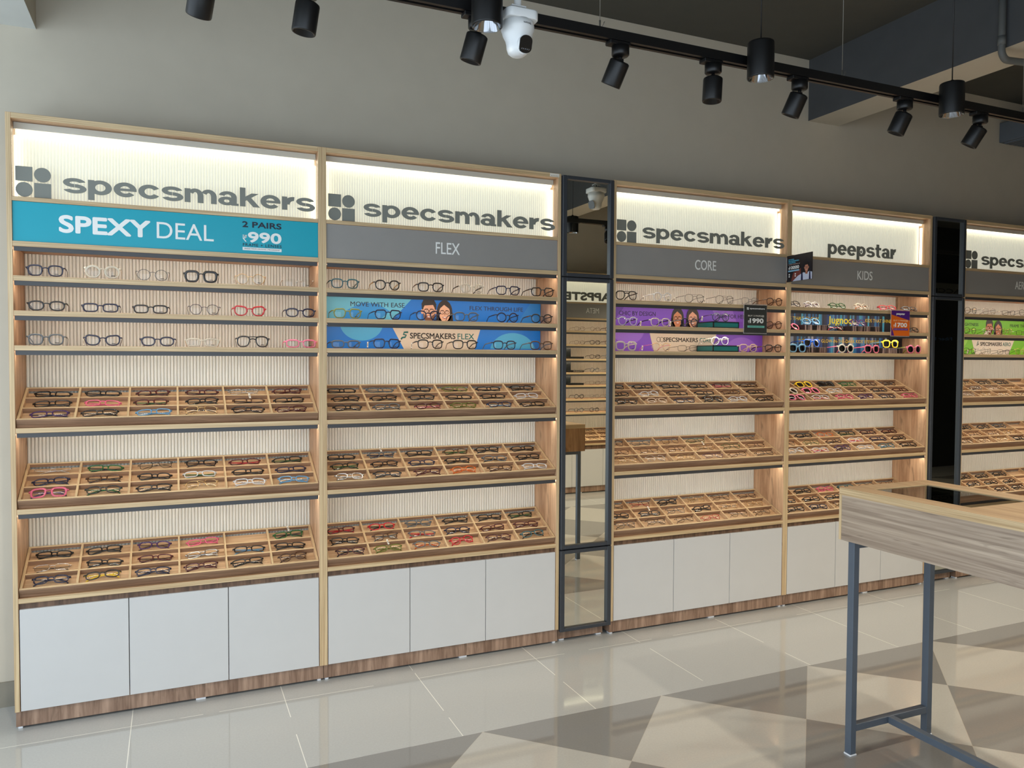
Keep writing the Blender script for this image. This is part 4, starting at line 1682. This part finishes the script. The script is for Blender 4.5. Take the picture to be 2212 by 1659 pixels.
# ------------------------------------------------------------------ track, spotlights, pendants
TRY = -1.43
trk = thing('track_rail', 'long black lighting track hung on thin wires below the ceiling', 'lighting track', (4.6, TRY, 2.4585))
b = MB()
b.box(-4.3, 4.3, -.018, -.006, 0, .030, 'lamp_black')
b.box(-4.3, 4.3, .006, .018, 0, .030, 'lamp_black')
b.box(-4.3, 4.3, -.006, .006, .012, .030, 'lamp_black')
b.build('rail', trk)
for x in (.79, 1.792, 2.792, 3.79, 4.79):
    b = MB()
    b.tube([(x - 4.6, 0, .030), (x - 4.6, 0, CEIL - 2.4585)], .0011, 'wire_steel', seg=6)
    wr = b.build('suspension_wire', trk)
    b = MB()
    b.lathe([(.005, .028), (.005, .034), (.0028, .040), (.0028, .056)], 'wire_steel', 10, Matrix.Translation((x - 4.6, 0, 0)))
    b.tube([(x - 4.6 + .004, 0, .032), (x - 4.6 + .014, 0, .050), (x - 4.6 + .017, 0, .056), (x - 4.6 + .013, 0, .052)], .001, 'wire_steel', seg=5)
    b.build('wire_clip', wr)

spot_me = {}
b = MB()
b.box(-.045, .028, -.017, .017, -.012, .0, 'lamp_black', c=.002)
b.lathe([(.004, -.042), (.024, -.042), (.0275, -.038), (.0275, -.012)], 'lamp_black', 28)
spot_me['adapter'] = b.data('adapter')
b = MB(); b.tube([(0, 0, -.042), (0, 0, -.056)], .006, 'lamp_black', seg=10)
b.box(-.009, .009, -.006, .006, -.060, -.050, 'lamp_black', c=.001)
spot_me['knuckle'] = b.data('knuckle')
b = MB()
b.lathe([(.026, 0), (.0305, -.003), (.0315, -.006), (.0315, -.075), (.0305, -.078), (.027, -.078), (.020, -.055)], 'lamp_black', 32, caps=(True, True))
spot_me['head'] = b.data('lamp_head')
SPOTL = ['at the cut-off top edge, leftmost of the track', 'above the teal-header unit, second from left', 'beside the first pendant, third from left',
         'right of the security camera, fourth from left', 'left of the middle pendant, fifth from left', 'right of the middle pendant, sixth from left',
         'left of the right-hand pendant, seventh from left', 'right of the right-hand pendant, last of the row']
SPOTS = [(.660, 36, 10), (.914, 4, 8), (1.390, 14, 12), (1.866, 27, 12), (2.222, 0, 3), (2.594, 22, 12), (3.110, 19, 14), (3.532, 27, 16)]
for k, (x, tilt, yaw) in enumerate(SPOTS):
    s = thing('track_spotlight', 'black cylinder spotlight on the track, ' + SPOTL[k], 'spotlight', (x, TRY, 2.4585), group='black spotlights on the track')
    link('adapter', spot_me['adapter'], s)
    link('knuckle', spot_me['knuckle'], s)
    h = link('lamp_head', spot_me['head'], s)
    h.location = (0, 0, -.055)
    h.rotation_euler = (R(tilt), R(yaw if tilt else yaw), 0)



def lamp_light(parent, power, size_deg, loc=(0, 0, 0), color=(1.0, 0.89, 0.72), rad=.03, blend=.6):
    d = bpy.data.lights.new('lamp_light', 'SPOT')
    d.energy = power
    d.color = color
    d.spot_size = R(size_deg)
    d.spot_blend = blend
    d.shadow_soft_size = rad
    o = bpy.data.objects.new('lamp_light', d)
    COL.objects.link(o)
    o.parent = parent
    o.location = loc
    return o


FILL_PENDANT_W = 40.0
PENDL = ['lit, in front of the security camera', 'between the fifth and sixth spotlights', 'rightmost of three in view',
         'unseen fill light added above the top edge'] + ['unseen fill light added beyond right edge, %s' % q for q in ('first', 'second', 'third', 'fourth')] + ['unseen fill light added near opposite wall, first', 'unseen fill light added near opposite wall, second']
for k, (x, lit) in enumerate(((1.379, True), (2.357, False), (3.270, False), (.43, True), (4.08, True), (4.98, True), (5.88, True), (6.78, True), (3.25, True), (5.5, True))):  # only the first three are in view; the others are added as fill
    p = thing('pendant_lamp', 'black cylinder pendant lamp with chrome reflector, ' + PENDL[k], 'pendant lamp', (x, (-1.53, -1.502)[k > 0] if k < 8 else -2.9, (2.384, 2.397)[k > 0]), group='black cylinder pendant lamps')
    b = MB()
    b.lathe([(.040, .0), (.0425, .001), (.043, .004), (.043, .112), (.0415, .117), (.036, .119), (.008, .119), (.006, .130)], 'lamp_black', 40, caps=(False, True))
    b.build('shade', p)
    b = MB()
    b.lathe([(.040, .0), (.037, .004), (.030, .022), (.018, .042)], 'chrome', 40, caps=(False, False))
    rf = b.build('reflector', p)
    b = MB(); b.lathe([(.0005, .040), (.018, .040), (.018, .043)], 'lamp_led' if lit else 'chrome', 24); b.build('bulb', rf)
    lamp_light(p, (110.0 if k >= 8 else 14.0 if k in (1, 2) else 16.0 if k == 0 else FILL_PENDANT_W), 104 if k == 0 else 118 if k < 3 else 155, (0, 0, .012))  # last two are added to brighten the opposite wall in the mirror
    b = MB(); b.tube([(0, 0, .128), (0, 0, CEIL - p.location.z - .02)], .0022, 'lamp_black', seg=8); b.build('cord', p)
    b = MB(); b.lathe([(.002, -.025), (.03, -.022), (.032, 0)], 'lamp_black', 24, Matrix.Translation((0, 0, CEIL - p.location.z))); b.build('ceiling_rose', p)


# ------------------------------------------------------------------ security cameras
def rounded_rect(w, d, r, n=6):
    P = []
    for cx, cy, a0 in ((w / 2 - r, d / 2 - r, 0), (-w / 2 + r, d / 2 - r, 90), (-w / 2 + r, -d / 2 + r, 180), (w / 2 - r, -d / 2 + r, 270)):
        for i in range(n + 1):
            a = R(a0 + 90 * i / n)
            P.append((cx + r * math.cos(a), cy + r * math.sin(a)))
    return P


def loft(mb, rings, mat, caps=True):
    ids = []
    for ring in rings:
        k = len(mb.v)
        mb.v += [tuple(p) for p in ring]
        ids.append(list(range(k, k + len(ring))))
    n = len(ids[0])
    for a, c in zip(ids, ids[1:]):
        for i in range(n):
            j = (i + 1) % n
            mb.face((a[i], a[j], c[j], c[i]), mat, True)
    if caps:
        mb.face(ids[0][::-1], mat)
        mb.face(ids[-1], mat)


def cctv(label, loc, scale, yaw, pole_top):
    t = thing('security_camera', label, 'security camera', loc)
    b = MB()
    w = .104
    rings = []
    for z, k in ((.126, .96), (.129, 1.0), (.156, 1.0), (.160, .98), (.161, .94)):
        rings.append([(x * k, y2 * k, z) for x, y2 in rounded_rect(w, .098, .020)])
    rings = rings[::1]
    loft(b, rings, 'cctv_white')
    b.build('mount_box', t)
    b = MB()
    b.lathe([(.008, .0), (.020, .003), (.029, .012), (.0335, .028), (.0345, .044), (.038, .060), (.045, .076), (.0485, .092), (.051, .098), (.051, .113), (.049, .116), (.049, .1275)], 'cctv_white', 40)
    dome = b.build('camera_dome', t)
    b = MB()   # tilted eye module on the side of the dome, facing +x before yaw
    A = Matrix.Rotation(R(yaw), 4, 'Z') @ Matrix.Translation((.020, .008, .036)) @ Matrix.Rotation(R(14), 4, 'Y')
    b.lathe([(.001, .024), (.018, .0235), (.0225, .021), (.0235, .010), (.0235, -.010)], 'cctv_white', 32,
            A @ Matrix.Rotation(R(90), 4, 'Y') @ Matrix.Scale(1.45, 4, (1, 0, 0)))
    eye = b.build('lens_module', t)
    b = MB()
    P = rounded_rect(.062, .040, .019)
    for xx, kk, mt in ((.0235, 1.0, 'lens_dark'),):
        k0 = len(b.v)
        b.v += [tuple(A @ Vector((xx + .0022, p[1] * kk, p[0] * kk))) for p in P]
        b.v += [tuple(A @ Vector((xx - .004, p[1] * kk, p[0] * kk))) for p in P]
        n = len(P)
        b.face(range(k0, k0 + n), mt)
        for i in range(n):
            b.face((k0 + i, k0 + (i + 1) % n, k0 + n + (i + 1) % n, k0 + n + i), mt)
    for i in range(4):
        cxx = -.0105 + .007 * i
        P2 = [tuple(A @ Vector((.0259, cxx + .0028 * math.cos(2 * math.pi * q / 12), -.0165 + .0028 * math.sin(2 * math.pi * q / 12)))) for q in range(12)]
        b.tube(P2, .0005, 'chrome', seg=4, closed=True)
    b.build('lens_window', eye)
    b = MB()
    for xx in (-.018, .018):
        b.tube([(xx, 0, .160), (xx, 0, .172), (xx * .95, 0, .186)], .003, 'vent_grey', seg=8)
        b.lathe([(.006, .160), (.006, .164), (.004, .166)], 'vent_grey', 12, Matrix.Translation((xx, 0, 0)))
    b.box(-.024, .024, -.012, .012, .184, .190, 'cctv_white', c=.001)
    b.tube([(.002, 0, .160), (.001, .002, .175), (0, 0, .19)], .004, 'vinyl_black', seg=8)
    b.build('bracket', t)
    b = MB(); b.tube([(0, 0, .188), (0, 0, (pole_top - loc[2]) / (scale * .80))], .011, 'cctv_white', seg=16); b.build('drop_pole', t)
    b = MB()
    me = text_mesh('tycom', bold=.02, res=3)
    yf = -.0518
    for a in (1,):
        k0 = len(b.v)
        for v in me.vertices:
            sx = (v.co.x - 1.3) * .011
            sz = (v.co.y - .3) * .011
            an = -sx / .051
            b.v.append((.0514 * math.sin(an), -.0514 * math.cos(an), .1065 - sz))
        for p in me.polygons:
            b.face([k0 + i for i in p.vertices], 'vinyl_black')
    tx = b.build('lettering', dome)
    tx.rotation_euler = (0, 0, R(12))
    t.scale = (scale, scale, scale * .80)
    return t


cctv('white dome security camera behind the lit pendant lamp', (1.484, -1.50, 2.330), .93, -90, CEIL)
cctv('white dome security camera reflected in the top pane of the first mirror column', (3.78, -2.05, 2.700), 1.35, 148, CEIL)

# ------------------------------------------------------------------ conduit pipe and wall unit
pp = thing('conduit_pipe', 'grey conduit pipe running down the beam and turning under it', 'pipe', (4.278, -1.00, 2.93))
b = MB()
pts = [(0, 0, CEIL - 2.93), (0, 0, .10), (0, 0, .055)]
for i in range(1, 9):
    a = R(90 * i / 8)
    pts.append((.045 - .045 * math.cos(a), -.0 - .012 * math.sin(a) * 0, .055 - .045 * math.sin(a)))
pts += [(.20, -.03, .008), (.60, -.10, .008)]
b.tube(pts, .0165, 'pipe_grey', seg=16)
b.build('tube', pp)
b = MB()
b.tube([(.0195 * math.cos(2 * math.pi * i / 20), .0195 * math.sin(2 * math.pi * i / 20), .300) for i in range(20)], (.003, .007), 'pipe_grey', seg=6, closed=True, flatten=(0, 0, 1))
b.box(-.004, .012, -.030, -.018, .292, .308, 'pipe_grey', c=.001)
b.build('clamp', pp)
b = MB()
b.lathe([(.0185, .075), (.0185, .118)], 'pipe_grey', 18); b.build('coupling', pp)
vn = thing('air_vent', 'grey wall-mounted air unit at the right edge under the beam', 'air vent', (6.13, .27, 3.055))
b = MB(); b.box(0, 1.1, -.20, 0, .012, .155, 'vent_grey', c=.004); b.build('housing', vn)
b = MB()
for k in range(22):
    b.box(.02 + k * .048, .055 + k * .048, -.19, -.03, 0, .012, 'vent_grey')
b.build('grille', vn)

# ------------------------------------------------------------------ opposite side of the shop (seen in the mirrors and the floor)
opp_sh = [1.783, 1.634, 1.477, 1.328, 1.188, 1.038, .889]
ou = build_unit('oak display unit with dark signage on opposite wall, seen in the mirror column', opp_sh, [.544])
ou.location = (4.76 + .6, -3.9, 0)
ou.rotation_euler = (0, 0, math.pi)
b = MB()
put_text(b, 'HAPPSTER', .19, 1.01, 2.112, 2.205, YL, 'logo_grey', bold=.05, t=.003, res=5)
b.build('logo', ou)
b = MB()
put_text(b, 'META', .47, .63, 1.977, 2.033, .0052, 'vinyl_white', bold=-.004, res=4)
b.build('lettering', child(ou, 'header_board'))
t = dup_tree(tray0)
t.location = (4.76, -3.9 - TRAY_Y0, .5445)
t.rotation_euler = (Matrix.Rotation(math.pi, 4, 'Z') @ Matrix.Rotation(TH, 4, 'X')).to_euler()
t['label'] = 'sloping oak tray on the opposite wall, seen in the mirror column'
# eyewear on the opposite wall: tiny reflections, one mass
b = MB()
rnd = random.Random(3)


def add_far(mb, sh, thin, M, mat):
    fm, lens, temples, cx, cz, hx, hz, h = glasses_meshes(sh, thin, None, False)
    mb.mesh(fm, M, mat)
    for sg in (-1, 1):
        mb.mesh(temples[('open', sg)], M, mat)


for zi, z in enumerate(opp_sh):
    for k in range(6):
        if zi in (2, 3, 4) and k == 3:
            continue
        M = Matrix.Translation((4.76 + .49 - k * .195 - (.04 if k == 4 else 0), -3.934, z + .001)) @ Matrix.Rotation(math.pi + rnd.uniform(-.1, .1), 4, 'Z')
        add_far(b, rnd.choice(['sq', 'pt', 'rd', 'gx']), rnd.random() < .5, M, rnd.choice(['frame_black', 'frame_black', 'frame_grey', 'frame_brown']))
for rI in range(3):
    for k in range(6):
        ly = .010 + rI * rp + .015
        lz = TFL + .0195
        yw, zw = ly * ca - lz * sa, ly * sa + lz * ca
        M = Matrix.Translation((4.76 + .48 - k * cw, -3.9 - TRAY_Y0 - yw, .5445 + zw)) @ Matrix.Rotation(math.pi, 4, 'Z') @ Matrix.Rotation(TH + R(-70), 4, 'X')
        fm, lens, temples, cx, cz, hx, hz, h = glasses_meshes('ov', True, None, False)
        b.mesh(fm, M, 'frame_black')
        for sg in (-1, 1):
            b.mesh(temples[('fold', sg)], M, 'frame_black')
o = b.build('eyeglasses_rows')
tag(o, 'rows of eyeglasses on the opposite wall, tiny reflections in the mirror column', 'eyeglasses', kind='stuff')
for k, (zi, x) in enumerate(((2, 4.63), (3, 4.63), (4, 4.63))):
    s = thing('riser_stand', 'black riser stand with upright card on opposite wall, %s of three in mirror' % ('topmost', 'middle', 'lowest')[k], 'riser stand', (x, -3.93, opp_sh[zi] + .0008), math.pi, group='black riser stands on the opposite wall')
    b = MB(); b.box(-.09, .09, 0, .10, 0, .022, 'box_black'); b.build('base', s)
    b = MB(); b.box(.02, .09, .10, .104, .0, .115, 'box_black'); b.build('card', s)
    if k == 1:
        b = MB(); put_text(b, 'TITANIUM', -.08, .04, .004, .018, -.001, 'paper_print', bold=.01, res=2); b.build('lettering', s)

blk = thing('black_cabinet', 'black accessories cabinet on the opposite wall, seen in the far mirror column', 'cabinet', (8.6, -4.195, 0))
b = MB(); b.box(0, 2.88, 0, .30, 0, 2.56, 'black_wall'); b.build('body', blk)
b = MB(); b.box(.6, 2.6, .302, .306, 2.40, 2.545, flat(74, 72, 66)); hdr = b.build('header_strip', blk)
b = MB()
put_text(b, 'ACCESSORIES', .75, 2.1, 2.41, 2.47, 0, 'black_wall', bold=.02, res=3)
b.v = [(2.85 - v[0], .3075 - v[1], v[2]) for v in b.v]
b.build('lettering', hdr)
b = MB()
put_text(b, 'Fiber by Happster', .9, 1.9, 1.74, 1.80, 0, flat(60, 90, 130), bold=.01, res=3)
b.v = [(2.85 - v[0], .3012 - v[1], v[2]) for v in b.v]
b.build('lettering', blk)
b = MB(); b.box(8.2, RIGHT_X, OPP_Y, OPP_Y + .02, 2.57, CEIL, 'black_wall'); struct('trim_3', b)
print('glasses', NGLASS, 'objects', len(bpy.data.objects))
